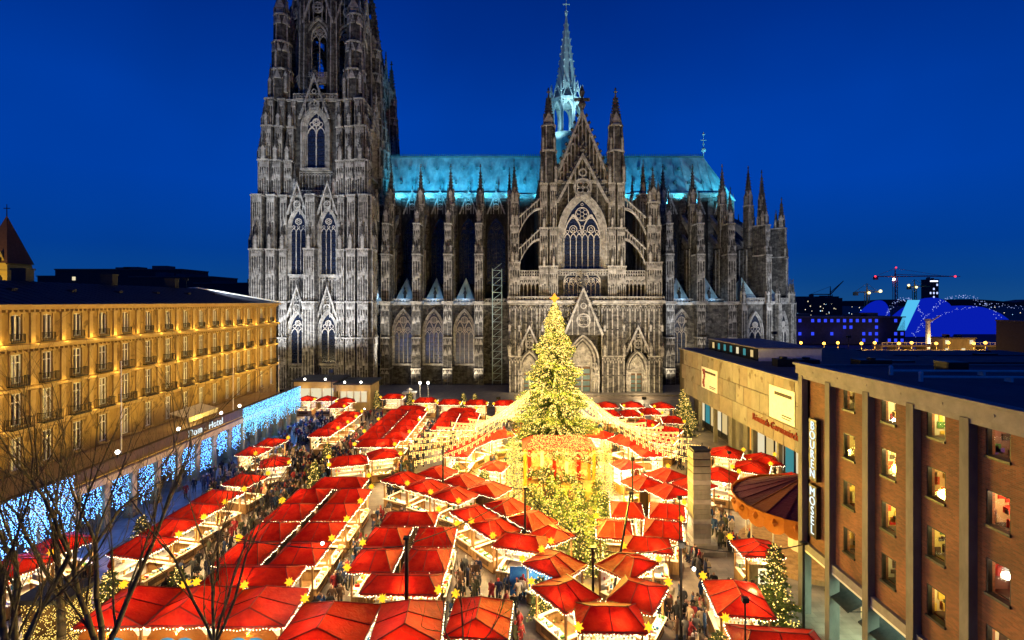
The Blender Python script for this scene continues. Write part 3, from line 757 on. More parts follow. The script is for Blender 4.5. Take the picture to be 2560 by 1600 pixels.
def portal(w, zs, za, nb, zdoor):
    a = MB()
    for k in range(nb):
        wi = w+.36*k; wo = wi+.36; a.i = 1 if k%2==0 else 0
        a.band(outline(wi,-.3,zs,za+.46*k), outline(wo,-.3,zs,za+.46*(k+1)), 1.9-.42*k-.42, 2.6)
        a.i = 1
        a.tube((wi+.1,1.9-.42*k-.5,.4),(wi+.1,1.9-.42*k-.5,zs),.12,None,5); a.tube((-wi-.1,1.9-.42*k-.5,.4),(-wi-.1,1.9-.42*k-.5,zs),.12,None,5)
        for s in (-1,1):       # jamb statues under canopies
            xx = s*(wi+.18); yy = 1.9-.42*k-.75
            a.frus(xx,yy,zs*.42,.2,zs*.70,.15,6); a.octa(xx,yy,zs*.70+.2,.15,.22); a.frus(xx,yy,zs*.80,.26,zs*.95,.05,5)
    t = MB(); t.i = 1; t.add([(x,2.3,z) for x,z in [(-w,zdoor)]+arch(w,zs,za)+[(w,zdoor)]],[tuple(range(15))]); t.box(-w,w,1.9,2.3,zdoor-.4,zdoor)
    for r in range(2):
        for k in range(5-r): 
            xx = (k-2+r*.5)*w*.34; t.octa(xx,2.2,zdoor+.6+r*1.3,.18,.5)
    d = MB(); 
    for s in (-1,1):
        d.i = 0; d.box(min(s*.05,s*w),max(s*.05,s*w),2.05,2.3,-.3,zdoor-.4)
        for j in range(4): d.i = 1; d.box(min(s*.2,s*(w-.15)),max(s*.2,s*(w-.15)),1.98,2.05,.3+j*(zdoor-.9)/4,.2+(j+.8)*(zdoor-.9)/4)
    d.i = 2; d.box(-.16,.16,1.85,2.3,-.3,zdoor-.4)
    return a.mesh('portal',*ST), t.mesh('tympanum',*ST), d.mesh('door',M['timber_dark'],M['patina_dark'],M['stone_pale'])
pc = portal(2.0,7.2,11.6,5,6.6); pd = portal(1.35,5.6,8.6,4,5.0)
for dx,p in ((0,pc),(-12.4,pd),(12.7,pd)):
    o = ob('portal', p[0], cath, (X0+dx,Y0-.5,0)); ob('tympanum', p[1], o); ob('door', p[2], o)
ob('gable', gable_mesh(4.7,11.2,.5,8,True,.5,1.4), cath, (X0,Y0-1.4,13.8))
for dx in (-12.4,12.7): ob('gable', gable_mesh(2.9,6.3,.4,6), cath, (X0+dx,Y0-1.0,9.8))
for dx in (-17.0,-14.8,-9.4,-5.0,5.0,9.4,15.6,18.2):
    ob('pinnacle', pinn_mesh(.8,1.6,3.4,4), cath, (X0+dx,Y0-.7,8.9))
    ob('pinnacle', pinn_mesh(.6,1.0,2.4,3), cath, (X0+dx,Y0-.6,14.6))
# upper storey: great window
window(cath, (X0,Y0+1.5,0), 4.15, 29.2, 37.2, 45.3, 6, 4, .42, .32, 0)
window(cath, (X0,Y0+1.5,0), 4.15, 22.6, 26.0, 27.2, 8, 1, .3, .3, 0)
ob('gable', gable_mesh(6.2,11.6,.55,9,False,.6,1.2), cath, (X0,Y0-.2,44.6))
mb = MB(); balustrade(mb,-5.9,5.9,-.1,27.6,1.4,.62); cpart('balustrade', mb, (X0,Y0,0))
for s in (-1,1):
    for xa,xb,ya in ((5.9,7.7,-.2),(8.1,10.0,.3)):
        for z0,z1,sh_ in ((21.8,29.5,0),(29.9,38.5,.12),(38.9,48.9,.22)):
            mb = MB(); lo,hi = (xa+sh_,xb-sh_) if s>0 else (-xb+sh_,-xa-sh_)
            panelled(mb,lo,hi,ya+sh_*2,2.2,z0,z1,.5,.15); cpart('turret_pier', mb, (X0,Y0,0))
        ob('pinnacle', pinn_mesh(.6,1.6,2.8,3), cath, (X0+s*(xa+.9),Y0+ya-.25,29.8)); ob('pinnacle', pinn_mesh(.6,1.6,2.8,3), cath, (X0+s*(xa+.9),Y0+ya,38.8))
    # stair turret with spire
    mb = MB(); cx = s*7.9
    for z0,z1,r in ((49.2,56.5,1.75),(56.9,62.5,1.5)):
        mb.i = 0; mb.frus(cx,1.6,z0,r*1.05,z1,r,8)
        for k in range(8):
            t = PI/8+k*PI/4; mb.i = k%2; mb.tube((cx+r*1.08*math.cos(t),1.6+r*1.08*math.sin(t),z0),(cx+r*1.04*math.cos(t),1.6+r*1.04*math.sin(t),z1),.2,.17,5)
        mb.i = 1; mb.frus(cx,1.6,z1,r*1.25,z1+.4,r*1.25,8)
    cpart('stair_turret', mb, (X0,Y0,0))
    ob('pinnacle', pinn_mesh(2.1,.6,7.2,7), cath, (X0+cx,Y0+1.6,62.9))
    for k in range(4):
        t = k*PI/2+PI/4; ob('pinnacle', pinn_mesh(.6,2.6,3.4,3), cath, (X0+cx+1.85*math.cos(t),Y0+1.6+1.85*math.sin(t),56.6)); ob('pinnacle', pinn_mesh(.7,3,3.6,3), cath, (X0+cx+2.3*math.cos(t),Y0+1.6+2.3*math.sin(t),49.3))
mb = MB(); gable(mb,0,1.0,1.9,50.0,66.8,6.5,.6,9,True,False,1.9); mb.i = 1; mb.box(-6.5,6.5,.7,1.9,49.3,50.0)
for k in range(-6,7):
    x = k*.86; top = 50+16.8*(1-abs(x)/6.5)-1.6
    if top > 51: mb.i = 1; mb.box(x-.12,x+.12,.9,1.4,50,top); mb.band(sh(arch(.28,top-.5,top-.05,3),x+.43),sh(arch(.43,top-.5,top+.25,3),x+.43),.95,1.3)
cpart('gable', mb, (X0,Y0,0))
# bays beside the window: gallery screen below, flyers above, outer piers
for s in (-1,1):
    a,b = (10.1,14.7) if s>0 else (-14.7,-10.1)
    mb = MB(); n = 5; q = (b-a)/n
    mb.i = 1; mb.box(a,b,.7,1.3,26.5,27.3); balustrade(mb,a,b,.9,27.3,1.5,.6)
    for k in range(n+1): mb.box(a+q*k-.12,a+q*k+.12,.8,1.2,21.8,26.5)
    for k in range(n): c = a+q*(k+.5); mb.band(sh(arch(q*.34,25,25.8,3),c),sh(arch(q*.5,25,26.4,3),c),.85,1.15)
    cpart('gallery_screen', mb, (X0,Y0,0))
    for z0,z1 in ((29.8,38.0),(37.2,45.2)):
        mb = MB(); P = []; Q = []; 
        for k in range(9):
            t = k/8; x = 14.9-4.9*t; P.append((s*x, z0+(z1-z0-2.2)*math.sin(t*PI/2)**.8)); Q.append((s*x, z0+4.2+(z1-z0-3.6)*t))
        mb.i = 1; mb.band(P,[(x,z+.5) for x,z in P],.6,1.5); mb.band([(x,z-.35) for x,z in Q],Q,.6,1.5)
        for k in range(1,8):
            x,z = P[k]; x2,z2 = Q[k]; mb.box(x-.1,x+.1,.8,1.3,z+.4,z2-.3)
            if k%2: mb.octa(x,1.05,z2+.25,.22,.35)
        cpart('flying_buttress', mb, (X0,Y0,0))
    lo,hi = (14.9,18.3) if s>0 else (-17.0,-14.7)
    for z0,z1,q in ((21.8,30.4,0),(30.8,39,.25),(39.4,44.5,.5)):
        mb = MB(); panelled(mb,lo+q,hi-q,-.2+q,2.6,z0,z1,.55,.15); cpart('buttress_pier', mb, (X0,Y0,0))
        for k in range(2): ob('pinnacle', pinn_mesh(.75,1.6,3.2,4), cath, (X0+lo+.7+k*(hi-lo-1.4),Y0-.1+q,z1+.3))
    ob('pinnacle', pinn_mesh(1.3,2.2,5.2,5), cath, (X0+(lo+hi)/2,Y0+1.2,44.8))
    for k in range(3):    # piers behind, in the angle with the nave
        ob('pinnacle', pinn_mesh(1.0,2.4,6.4,5), cath, (X0+s*(16.0+(k%2)*1.2),Y0+8+6*k,47.5-k*.5))
    mb = MB(); panelled(mb,(14.8 if s>0 else -17.4),(17.4 if s>0 else -14.8),6,9,21.3,47.5,.6,.15); panelled(mb,(15.2 if s>0 else -17.2),(17.2 if s>0 else -15.2),12,15,21.3,47.5,.6,.15); cpart('buttress_pier', mb, (X0,Y0,0))

# ---- choir apse with radiating piers and chapels
AX, AY = 56.6, 157.6
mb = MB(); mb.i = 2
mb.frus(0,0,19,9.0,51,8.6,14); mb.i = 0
mb.frus(0,0,50.2,9.4,51.2,9.4,14)
cpart('apse_wall', mb, (AX,AY,0))
mb = MB(); mb.i = 0; mb.frus(0,0,-.3,23.5,20.6,23.5,14,PI/14); mb.i = 1; mb.frus(0,0,20.6,24.3,21.3,24.3,14,PI/14); mb.i = 2; mb.frus(0,0,21.3,23,25.5,9,14,PI/14)
cpart('ambulatory', mb, (AX,AY,0))
for k in range(1,6):
    a = -90+25.7*k; t = math.radians(a); rz = math.radians(a+90)
    nave_pier(AX+19.6*math.cos(t), AY+19.6*math.sin(t), rz)
    # chapel front between piers, with two-light window and corner buttresses
    a = -90+25.7*(k-.5); t = math.radians(a); rz = math.radians(a+90); c = (AX+24.2*math.cos(t), AY+24.2*math.sin(t), 0)
    def chap():
        m_ = MB(); m_.i = 0; m_.box(-3.4,3.4,.4,3,-.3,20.8); m_.i = 1; m_.box(-3.8,3.8,-.1,3,20.8,21.4); balustrade(m_,-3.6,3.6,.1,21.4,1.1,.6)
        for s in (-1,1): panelled(m_,s*3.6-.7,s*3.6+.7,-.9,2,-.3,20.8,.7,.12)
        return m_.mesh('chapel_wall',*ST)
    ob('chapel_wall', cached('chap',chap), cath, c, rz)
    window(cath, c, 1.7, 5.5, 13.6, 18.2, 2, 2, .35, .25, rz)
    for s in (-1,1):
        p = Matrix.Rotation(rz,4,'Z') @ Vector((s*3.6,-.3,0)); ob('pinnacle', pinn_mesh(.9,2.0,4.0,4), cath, (c[0]+p.x,c[1]+p.y,21.2), rz)
    o = ob('aisle_roof', py_roof, cath, (AX+22.6*math.cos(t),AY+22.6*math.sin(t),21.4), rz)
    a2 = t; c2 = (AX+8.7*math.cos(a2), AY+8.7*math.sin(a2), 0)
    window(cath, c2, 1.3, 26.5, 40.5, 45.5, 2, 2, .25, .2, rz, mi=0, mats=STD); ob('gable', gable_mesh(1.7,6.0,.3,4), cath, (AX+9.3*math.cos(a2),AY+9.3*math.sin(a2),46.4), rz)
# scaffold tower beside the transept
mb = MB()
for x in (-5.6,-3.2):
    for y in (134.5,136.4): mb.tube((x,y,0),(x,y,30),.07,None,4)
for k in range(16):
    z = 1+1.9*k; mb.box(-5.6,-3.2,134.45,134.55,z,z+.08); mb.tube((-5.6,134.5,z),(-3.2,134.5,z+1.9),.05,None,4)
cpart('scaffold', mb, mats=(M['spire_lead'],))

# ---- floodlights
for k in range(11):
    x = -33+8.0*k
    if 9 < x < 23: continue
    lamp('SPOT', (x+2, YE-9.5, ZE-3.2), 26000, (0.05,0.56,0.92), cath, (x+2.4,YR-3,ZR-5), math.radians(75), .9, .5); lamp('SPOT', (x, YE-2.2, ZE-.6), 3200, (0.08,0.70,1.0), cath, (x+.6,YR-1,ZR-1), math.radians(120), .9, .3)
for a in (-70,-20):
    t = math.radians(a); lamp('SPOT', (AX+16*math.cos(t),AY+16*math.sin(t),ZE-2), 20000, (0.10,0.72,1.0), cath, (57.4,YR,ZR-3), math.radians(110), .9, .3)
# ------------------------------------------------------------------ the hotel on the left
hot = thing('hotel', 'long ochre sandstone hotel with rows of tall windows and black slate roof', 'hotel', (-46,0,0))
HX = -46.0
def hpart(name, mb, mats, parent=None): return ob(name, mb.mesh(name,*mats), parent or hot, (0,0,0))
WY = [37.8,41.2,44.6]+[47.98,51.2,54.7,58.1,61.5,65.3,69.0,72.7,76.3,79.8,83.3,86.7,90.0]+[94.6,98.4]
# facade is built in local x: 0 = wall plane, +x towards the square.  windows cut by wall strips
HZ = [(5.9,8.9),(10.0,13.0),(13.9,16.6),(17.9,20.3)]
mb = MB()
y_edges = [20.0]
for y in WY: y_edges += [y-.55,y+.55]
y_edges.append(100.5)
for k in range(0,len(y_edges),2): mb.box(-.6,0,y_edges[k],y_edges[k+1],0,21.2)
zprev = 0
for z0,z1 in HZ+[(21.2,21.2)]:
    for y in WY: mb.box(-.6,-.001,y-.55,y+.55,zprev,z0)
    zprev = z1
mb.box(-12,-.6,99.9,100.49,0,21.2)
hpart('wall', mb, (M['hotel'],))
mb = MB(); mb.box(-3.5,-.9,20,99.5,0,21.0); hpart('rooms_behind', mb, (M['room_dark'],))
mb = MB()
for z,h,d in ((20.75,.22,.35),(20.97,.25,.7),(17.0,.18,.2),(17.18,.3,.55),(13.2,.25,.3),(9.3,.35,.35),(9.65,.15,.55)):
    mb.box(.003,d,20,100.5+d,z,z+h)
k = 0; y = 20.2
while y < 100:                                     # dentils under the two main cornices
    mb.box(.003,.45,y,y+.18,20.5,20.74); mb.box(.003,.36,y,y+.18,16.78,16.98); y += .55
hpart('cornice', mb, (M['hotel_trim'],))
prev = 20.0
for a,b in zip([WY[0]-3.4]+WY, WY):
    c = (a+b)/2
    mb = MB()
    for z0,z1,w in ((9.9,13.1,.28),(13.6,16.75,.26),(17.6,20.45,.24)):
        mb.box(.003,.16,c-w,c+w,z0,z1); mb.box(.003,.24,c-w-.07,c+w+.07,z1-.22,z1)
    hpart('pilaster', mb, (M['hotel_trim'],))
for y in (92.2,92.9): hpart('pilaster', MB().box(.003,.35,y-.2,y+.2,5,20.4), (M['hotel_trim'],))
def hw_mesh(h, arch_):
    f = MB(); s = .55
    f.box(.0,.12,-s-.16,-s,-.05,h+.12); f.box(.0,.12,s,s+.16,-.05,h+.12); f.box(0,.2,-s-.25,s+.25,h+.05,h+.28); f.box(-.1,.26,-s-.2,s+.2,-.2,-.03)
    if arch_: f.band([(-s,h-.35),(-s*.6,h-.08),(0,h),(s*.6,h-.08),(s,h-.35)],[(-s,h+.06),(-s*.6,h+.06),(0,h+.06),(s*.6,h+.06),(s,h+.06)],0,1)
    if arch_:
        k0 = len(f.v)-20; f.xf(k0, Matrix(((0,.3,0,-.3),(1,0,0,0),(0,0,1,0),(0,0,0,1))))
    g = MB()
    g.box(-.16,-.06,-s,-s+.13,0,h); g.box(-.16,-.06,s-.13,s,0,h); g.box(-.16,-.04,-.09,.09,0,h); g.box(-.16,-.06,-s,s,h-.12,h); g.box(-.16,-.06,-s,s,0,.12)
    if not arch_: g.box(-.16,-.05,-s,s,h*.70,h*.70+.10)
    p = MB(); p.add([(-.12,-s,0),(-.12,s,0),(-.12,s,h),(-.12,-s,h)],[(0,1,2,3)])
    return f.mesh('window_surround',M['hotel_trim']), g.mesh('sash',M['white_paint']), p.mesh('glass',M['glass'])
def railing(w,h,d):
    r = MB(); r.box(0,d,-w,w,-.12,0); r.box(d-.05,d,-w,w,h-.05,h); r.box(0,d,-w,-w+.04,h-.05,h); r.box(0,d,w-.04,w,h-.05,h)
    n = int(2*w/.16)
    for k in range(n+1): y = -w+2*w*k/n; r.box(d-.04,d-.01,y-.018,y+.018,0,h)
    for k in range(4): r.box(d*k/4,d*k/4+.03,-w,-w+.03,0,h); r.box(d*k/4,d*k/4+.03,w-.03,w,0,h)
    return r.mesh('balcony_railing',M['dark_metal'])
rl = [railing(.68,.75,.32),railing(.85,.85,.55),railing(1.05,.9,.75)]
M['lit_room'] = glow('lit_hotel_room', (1.0,0.66,0.22), 1.1)
M['curtain'] = pbr('pale_curtain', [(0.30,0.27,0.24),(0.42,0.39,0.35)], 3, (1,1,.1), 0.9, bump=0)
litm = MB(); litm.add([(-.5,-.55,0),(-.5,.55,0),(-.5,.55,3),(-.5,-.55,3)],[(0,1,2,3)]); litm = litm.mesh('lit_room',M['lit_room'])
crt = MB(); crt.box(-.45,-.4,-.55,-.25,.2,2.4); crt.box(-.45,-.4,.3,.55,.2,2.4); crt = crt.mesh('curtain',M['curtain'])
for r,(z0,z1) in enumerate(HZ):
    for i,y in enumerate(WY):
        f,g,p = cached(('hw',round(z1-z0,2),r==3), lambda: hw_mesh(z1-z0, r==3))
        o = ob('window', f, hot, (0,y,z0)); ob('sash', g, o); ob('glass', p, o)
        if (r,i) in ((1,4),(1,6),(1,2),(0,7),(0,11),(0,3),(2,9),(3,12),(1,10),(2,3)): ob('lit_room', litm, o); ob('curtain', crt, o) if i%2 else None
        elif (i*7+r*3)%3: ob('curtain', crt, o)
        if r: ob('balcony', rl[3-r] if r < 3 else rl[0], hot, (0,y,z0-.15))
mb = MB()
mb.add([(.7,20,21.25),(.7,100.9,21.25),(-8,89,23.75),(-8,20,23.75),(-18,100.9,21.25),(-18,20,21.25),(-10,89,23.75),(-10,20,23.75)],[(0,1,2,3),(1,4,6,2),(3,2,6,7),(4,5,7,6)])
rf = hpart('roof', mb, (M['slate'],))
mb = MB()
for k in range(70):
    y = 20.5+1.15*k
    if y < 88.5: mb.tube((.68,y,21.28),(-7.95,y,23.78),.03,None,4)
hpart('roof_seam', mb, (M['slate'],), rf)
for y,x in ((44,-8.6),(58,-8.8),(70,-8.5),(83,-8.6)): hpart('chimney', MB().box(x-.8,x+.8,y-.5,y+.5,23,25.0).box(x-.9,x+.9,y-.6,y+.6,25.0,25.2), (M['slate'],), rf)
for y in range(24,88,7): hpart('roof_hatch', MB().box(-4.6,-3.9,y-.3,y+.3,22.2,22.85), (M['slate'],), rf)
mb = MB()
n = Vector((0,0,1))
A = Vector((-8.1,89.0,23.85)); B = Vector((.8,101.0,21.36)); S = Vector((-1.0,-1.35,-.10))
mb.add([A[:],B[:],(B+S*.25)[:],(A+S*1.0)[:]],[(0,1,2,3)]); mb.add([(A+Vector((0,0,.12)))[:],(B+Vector((0,0,.12)))[:],(B+S*.25+Vector((0,0,.1)))[:],(A+S*1.0+Vector((0,0,.1)))[:]],[(0,1,2,3)])
hpart('bright_roof_strip', mb, (M['white_paint'],), rf)  # white strip added along the hip for a bright lit roof band
lamp('SPOT', (-50.5,86.5,27.5), 16000, (.75,.88,1.0), None, (-50,95,22.8), math.radians(70), .8, .3)  # added spot, only there to brighten the white hip strip
# arcade and terrace in front, with the blue light curtains
arc = thing('hotel_arcade', 'ground floor arcade terrace before the hotel with dark sign band', 'arcade', (-38,0,0))
mb = MB(); mb.box(-7.9,.0,20,91.5,5.2,5.5); mb.box(-7.9,-.2,20,91.3,5.5,5.52)
ob('terrace_slab', mb.mesh('terrace_slab',M['hotel_trim']), arc)
mb = MB(); mb.box(-.35,.02,20,91.5,5.503,6.45); mb.box(-.45,.12,20,91.6,6.453,6.6); mb.box(.023,.16,20,91.5,5.2,5.38)
ob('parapet', mb.mesh('parapet',M['timber_dark']), arc)
mb = MB(); mb.box(-.3,.08,20,91.5,4.55,5.197); ob('fascia', mb.mesh('fascia',M['hotel_trim']), arc)
pm_ = MB(); pm_.box(-.7,0,-.35,.35,0,4.1); pm_.box(-.8,.1,-.45,.45,4.1,4.55); pm_.box(-.8,.1,-.45,.45,0,.5); pm_ = pm_.mesh('pier',M['hotel'])
for k in range(21): ob('pier', pm_, arc, (0,20.6+3.5*k,0))
mb = MB(); mb.box(-7.9,-7.2,20,91,0,5.1); ob('shop_front', mb.mesh('shop_front',M['room_dark']), arc)
def icicles(name, y0, y1, x, ztop, drop, mat, dens, label, seed):
    r = random.Random(seed); m = MB(); w = MB(); y = y0
    while y < y1:
        L = drop*r.uniform(.55,1.0); n = int(L/dens)
        for j in range(n): 
            if r.random() < .8: m.octa(x+r.uniform(-.1,.1), y+r.uniform(-.08,.08), ztop-j*dens-r.uniform(0,dens*.5), .044)
        w.box(x-.006,x+.006,y-.006,y+.006,ztop-L,ztop); y += dens*1.05
    w.box(x-.02,x+.02,y0,y1,ztop-.02,ztop+.02)
    t = thing(name, label, 'light curtain', (0,0,0))
    ob('wire', w.mesh('wire',M['dark_metal']), t); o = ob('bulbs', m.mesh('bulbs',mat), t, kind='stuff')
    return t
icicles('light_curtain', 33.5, 44.5, -37.7, 6.6, 5.4, M['blue_bulb'], .115, 'blue fairy light curtain on the arcade behind the big bare tree', 1)
icicles('light_curtain', 72.5, 91.8, -37.7, 6.6, 4.6, M['ice_bulb'], .13, 'icy white and blue light curtain at the far end of the arcade', 2)
for k in range(8):
    y = 46.2+3.5*k
    icicles('light_curtain', y, y+2.6, -38.3, 4.5, 3.3+.4*(k%3), M['blue_bulb'], .15, 'blue light curtain in arcade opening %s from the big light curtain' % ['nearest','second','third','fourth','fifth','sixth','seventh','eighth'][k], 10+k)
for k in range(17): lamp('POINT', (-36.6, 33+3.6*k, 3.6), 600 if k < 4 else 230, (0.03,0.16,1.0), arc, size=.3).location = (1.6 if (k < 4 or k > 10) else .9, 33+3.6*k, 3.2)
for k in range(5): o = lamp('POINT', (0,0,0), 420, (0.06,0.34,1.0), arc, size=.3); o.location = (1.6, 74+4*k, 4.4)
gl = MB(); gl.ball(0,0,.32,.2,8,6); gl.i = 1; gl.tube((0,0,-.3),(0,0,.15),.05,None,6); gl = gl.mesh('globe_lamp',M['white_bulb'],M['dark_metal'])
for k,y in enumerate((49.5,58.5,67,71.5)): 
    ob('globe_lamp', gl, None, (-37.75,y,6.85), label='white globe lamp on the arcade parapet, %s from the big bare tree' % ['nearest','second','third','farthest'][k], cat='lamp', group='globe lamps on the parapet')
def text(name, s, size, mat, parent, loc, rot, depth=.03, spacing=1.0, align='LEFT'):
    cu = bpy.data.curves.new('t','FONT'); cu.body = s; cu.size = size; cu.extrude = depth; cu.space_character = spacing; cu.align_x = align
    tmp = bpy.data.objects.new('t',cu); C.objects.link(tmp)
    dg = bpy.context.evaluated_depsgraph_get(); me = bpy.data.meshes.new_from_object(tmp.evaluated_get(dg)); me.name = name
    me.materials.clear(); me.materials.append(mat)
    bpy.data.objects.remove(tmp)
    o = ob(name, me, parent, loc); o.rotation_euler = rot
    return o
text('sign_lettering', 'Dom - Hotel', 1.25, M['letters'], arc, (.05,60.6,5.62), (PI/2,0,PI/2), .03, 1.1)
# awning on the terrace, flag poles
mb = MB(); mb.prism([(0,2.2),(2.4,1.6),(2.4,1.5),(0,2.1)],0,6.5); mb.box(2.2,2.3,0,6.5,1.0,1.5); mb.box(2.25,2.3,.1,.2,0,1.5); mb.box(2.25,2.3,6.3,6.4,0,1.5)
ob('awning', mb.mesh('awning',M['cream'],M['dark_metal']), None, (-42.5,64,5.53), label='pale terrace awning lit from below against the hotel wall', cat='awning')
lamp('POINT', (-40.8,67.2,6.6), 160, (1.0,.78,.5), None, size=.2)
for k,(y,z) in enumerate(((51.5,15.5),(72,13.5),(86,12.5))):
    mb = MB(); mb.tube((0,0,0),(0,0,z-5.5),.07,.04,6); mb.ball(0,0,z-5.5,.1,6,4); mb.box(-.15,.15,-.15,.15,0,.2)
    ob('flag_pole', mb.mesh('flag_pole',M['white_paint']), None, (-38.9,y,5.53), label='white flag pole on the arcade terrace, %s' % ['closest to the camera','beside the awning','near the far end of the hotel'][k], cat='flag pole', group='flag poles on the terrace')
# floods that wash the hotel front, on the terrace edge
for k in range(11):
    y = 24+7.0*k
    o = lamp('SPOT', (-39.0,y,6.3), (220,240,280,340,450,600,800,1000,1400,1900,2600)[k], (1.0,0.62,0.11), arc, size=.3, spot=math.radians(150), blend=.9); o.parent = None
    o.location = (-39.2,y,6.0); o.rotation_euler = (Vector((-46,y,16.5))-Vector((-39.2,y,6.0))).to_track_quat('-Z','Y').to_euler()
    mb = cached('floodbox', lambda: MB().box(-.25,.25,-.2,.2,0,.3).mesh('floodlight',M['dark_metal'])); ob('floodlight', mb, arc, (-1.5,y,5.53))
for k,y in enumerate(WY):
    for z,e in ((17.62,70),(13.55,58),(9.92,34)): lamp('POINT', (.62,y+1.75,z), e*(.7+.5*((k*5+int(z))%4)/3)*(min(1.1,.62+.05*k) if z > 17 else min(1,.22+.075*k)), (1.0,.60,.12), hot, size=.1)

# ------------------------------------------------------------------ brick building on the right
bb = thing('brick_building', 'tall brown brick building with concrete piers and lit square windows', 'building', (20,0,0))
def brick_mat():
    m = bpy.data.materials.new('brown_brick'); m.use_nodes = True
    t = m.node_tree; p = t.nodes['Principled BSDF']; p.inputs['Roughness'].default_value = 0.85
    g = nd(t,'ShaderNodeNewGeometry'); s = nd(t,'ShaderNodeSeparateXYZ'); c = nd(t,'ShaderNodeCombineXYZ')
    a = nd(t,'ShaderNodeMath', operation='ADD'); t.links.new(g.outputs['Position'], s.inputs[0]); t.links.new(s.outputs[0], a.inputs[0]); t.links.new(s.outputs[1], a.inputs[1])
    t.links.new(a.outputs[0], c.inputs[0]); t.links.new(s.outputs[2], c.inputs[1])
    b = nd(t,'ShaderNodeTexBrick', Scale=1.0); b.inputs['Brick Width'].default_value = .25; b.inputs['Row Height'].default_value = .077; b.inputs['Mortar Size'].default_value = .009
    b.inputs['Color1'].default_value = (.15,.048,.016,1); b.inputs['Color2'].default_value = (.27,.082,.030,1); b.inputs['Mortar'].default_value = (.15,.10,.06,1)
    b.inputs['Bias'].default_value = -.2
    t.links.new(c.outputs[0], b.inputs['Vector'])
    n = nd(t,'ShaderNodeTexNoise', Scale=.5, Detail=6); t.links.new(g.outputs['Position'], n.inputs['Vector'])
    mr = nd(t,'ShaderNodeMapRange'); mr.inputs[1].default_value = .3; mr.inputs[2].default_value = .7; mr.inputs[3].default_value = .55; mr.inputs[4].default_value = 1.2
    t.links.new(n.outputs['Fac'], mr.inputs[0])
    mx = nd(t,'ShaderNodeMix', data_type='RGBA', blend_type='MULTIPLY'); mx.inputs[0].default_value = 1
    t.links.new(b.outputs['Color'], mx.inputs[6]); t.links.new(mr.outputs[0], mx.inputs[7]); t.links.new(mx.outputs[2], p.inputs['Base Color'])
    bp = nd(t,'ShaderNodeBump', Strength=.5, Distance=.01); bp.invert = True; t.links.new(b.outputs['Fac'], bp.inputs['Height']); t.links.new(bp.outputs[0], p.inputs['Normal'])
    return m
M['brick'] = brick_mat()
BWY = [31.35,28.05,24.9,21.7,18.4]; BWZ = [6.2,9.05,11.95,14.9]; WH = 1.55; WW = .56
PY = [36.0,32.9,29.35,26.05,22.9,19.6,16.3]
mb = MB(); mb.box(0,25,14,36,16.5,16.9)
ye = [14.0]
for y in sorted(BWY): ye += [y-WW,y+WW]
ye.append(35.9)
for k in range(0,len(ye),2): mb.box(.2,.6,ye[k],ye[k+1],5.0,16.5)
zp = 5.0
for z in BWZ+[16.5]:
    for y in BWY: mb.box(.201,.6,y-WW,y+WW,zp,z if z==16.5 else z)
    zp = z+WH
mb.box(.2,25,35.5,35.9,5,16.5)
ob('wall', mb.mesh('wall',M['brick']), bb)
mb = MB(); mb.box(-.05,.2,14,35.9,4.75,5.0); mb.box(-.05,.2,14,35.9,4.5,4.748); ob('lintel', mb.mesh('lintel',M['pale_concrete']), bb)
pr = MB(); pr.box(-.2,.45,-.24,.24,0,16.4); pr = pr.mesh('concrete_pier',M['concrete'])
for y in PY: ob('concrete_pier', pr, bb, (0,y,0))
mb = MB(); mb.box(-.25,.3,13,36.5,16.5,17.1); mb.box(-.4,.3,13,36.6,17.1,17.25); mb.box(-.15,.25,13,36.3,16.2,16.497)
for k in range(8): mb.cbox(-.26,34.4-2.6*k,16.8,.04,.1,.1)
mb.box(.3,26,36.2,36.5,16.5,17.1)
ob('coping', mb.mesh('coping',M['pale_concrete']), bb)
mb = MB(); mb.box(.3,26,13,36.2,16.91,16.98); ro = ob('roof', mb.mesh('roof',M['flat_roof']), bb)
for k,(x,y,l) in enumerate(((3.2,32.0,9),(3.0,29.4,8))):
    mb = MB(); mb.tube((x,y,17.25),(x+l,y-.3,17.25),.07,None,6); mb.tube((x,y,16.98),(x,y,17.4),.12,None,6); mb.ball(x,y,17.45,.14,6,4); mb.box(x+l*.6,x+l*.6+.15,y-.3,y+.1,16.98,17.25)
    ob('roof_pipe', mb.mesh('roof_pipe',M['white_paint']), ro)
mb = MB()
for x,y,w,d,h in ((13.5,31,3.4,2,.9),(8,33.5,1.3,1.2,.6),(17,33.6,5,2.2,.7),(6,24,2,1.6,.7)): mb.box(x,x+w,y,y+d,16.98,16.98+h)
ob('roof_vent', mb.mesh('roof_vent',M['dark_metal']), ro)
fr = MB(); fr.box(.22,.42,-WW-.0,-WW+.06,0,WH); fr.box(.22,.42,WW-.06,WW,0,WH); fr.box(.22,.42,-WW,WW,WH-.06,WH); fr.box(.12,.45,-WW-.02,WW+.02,-.06,.06); fr = fr.mesh('window_frame',M['dark_metal'])
gp = MB(); gp.add([(.36,-WW,0),(.36,WW,0),(.36,WW,WH),(.36,-WW,WH)],[(0,1,2,3)]); gp = gp.mesh('glass',M['glass'])
tints = [(.60,.50,.28),(.60,.48,.16),(.55,.34,.16),(.56,.54,.38),(.24,.12,.09)]
roomm = [pbr('office_wall',[tuple(c*.85 for c in t),t],2,rough=.9,bump=0) for t in tints]
stuffc = [pbr('office_red',[(.45,.02,.015),(.6,.05,.02)],3,bump=0), pbr('office_green',[(.03,.12,.03),(.10,.22,.05)],3,bump=0), pbr('office_yellow',[(.6,.38,.04),(.7,.5,.1)],3,bump=0), pbr('office_dark',[(.03,.025,.02),(.08,.06,.04)],3,bump=0), pbr('office_violet',[(.12,.05,.35),(.2,.1,.5)],3,bump=0)]
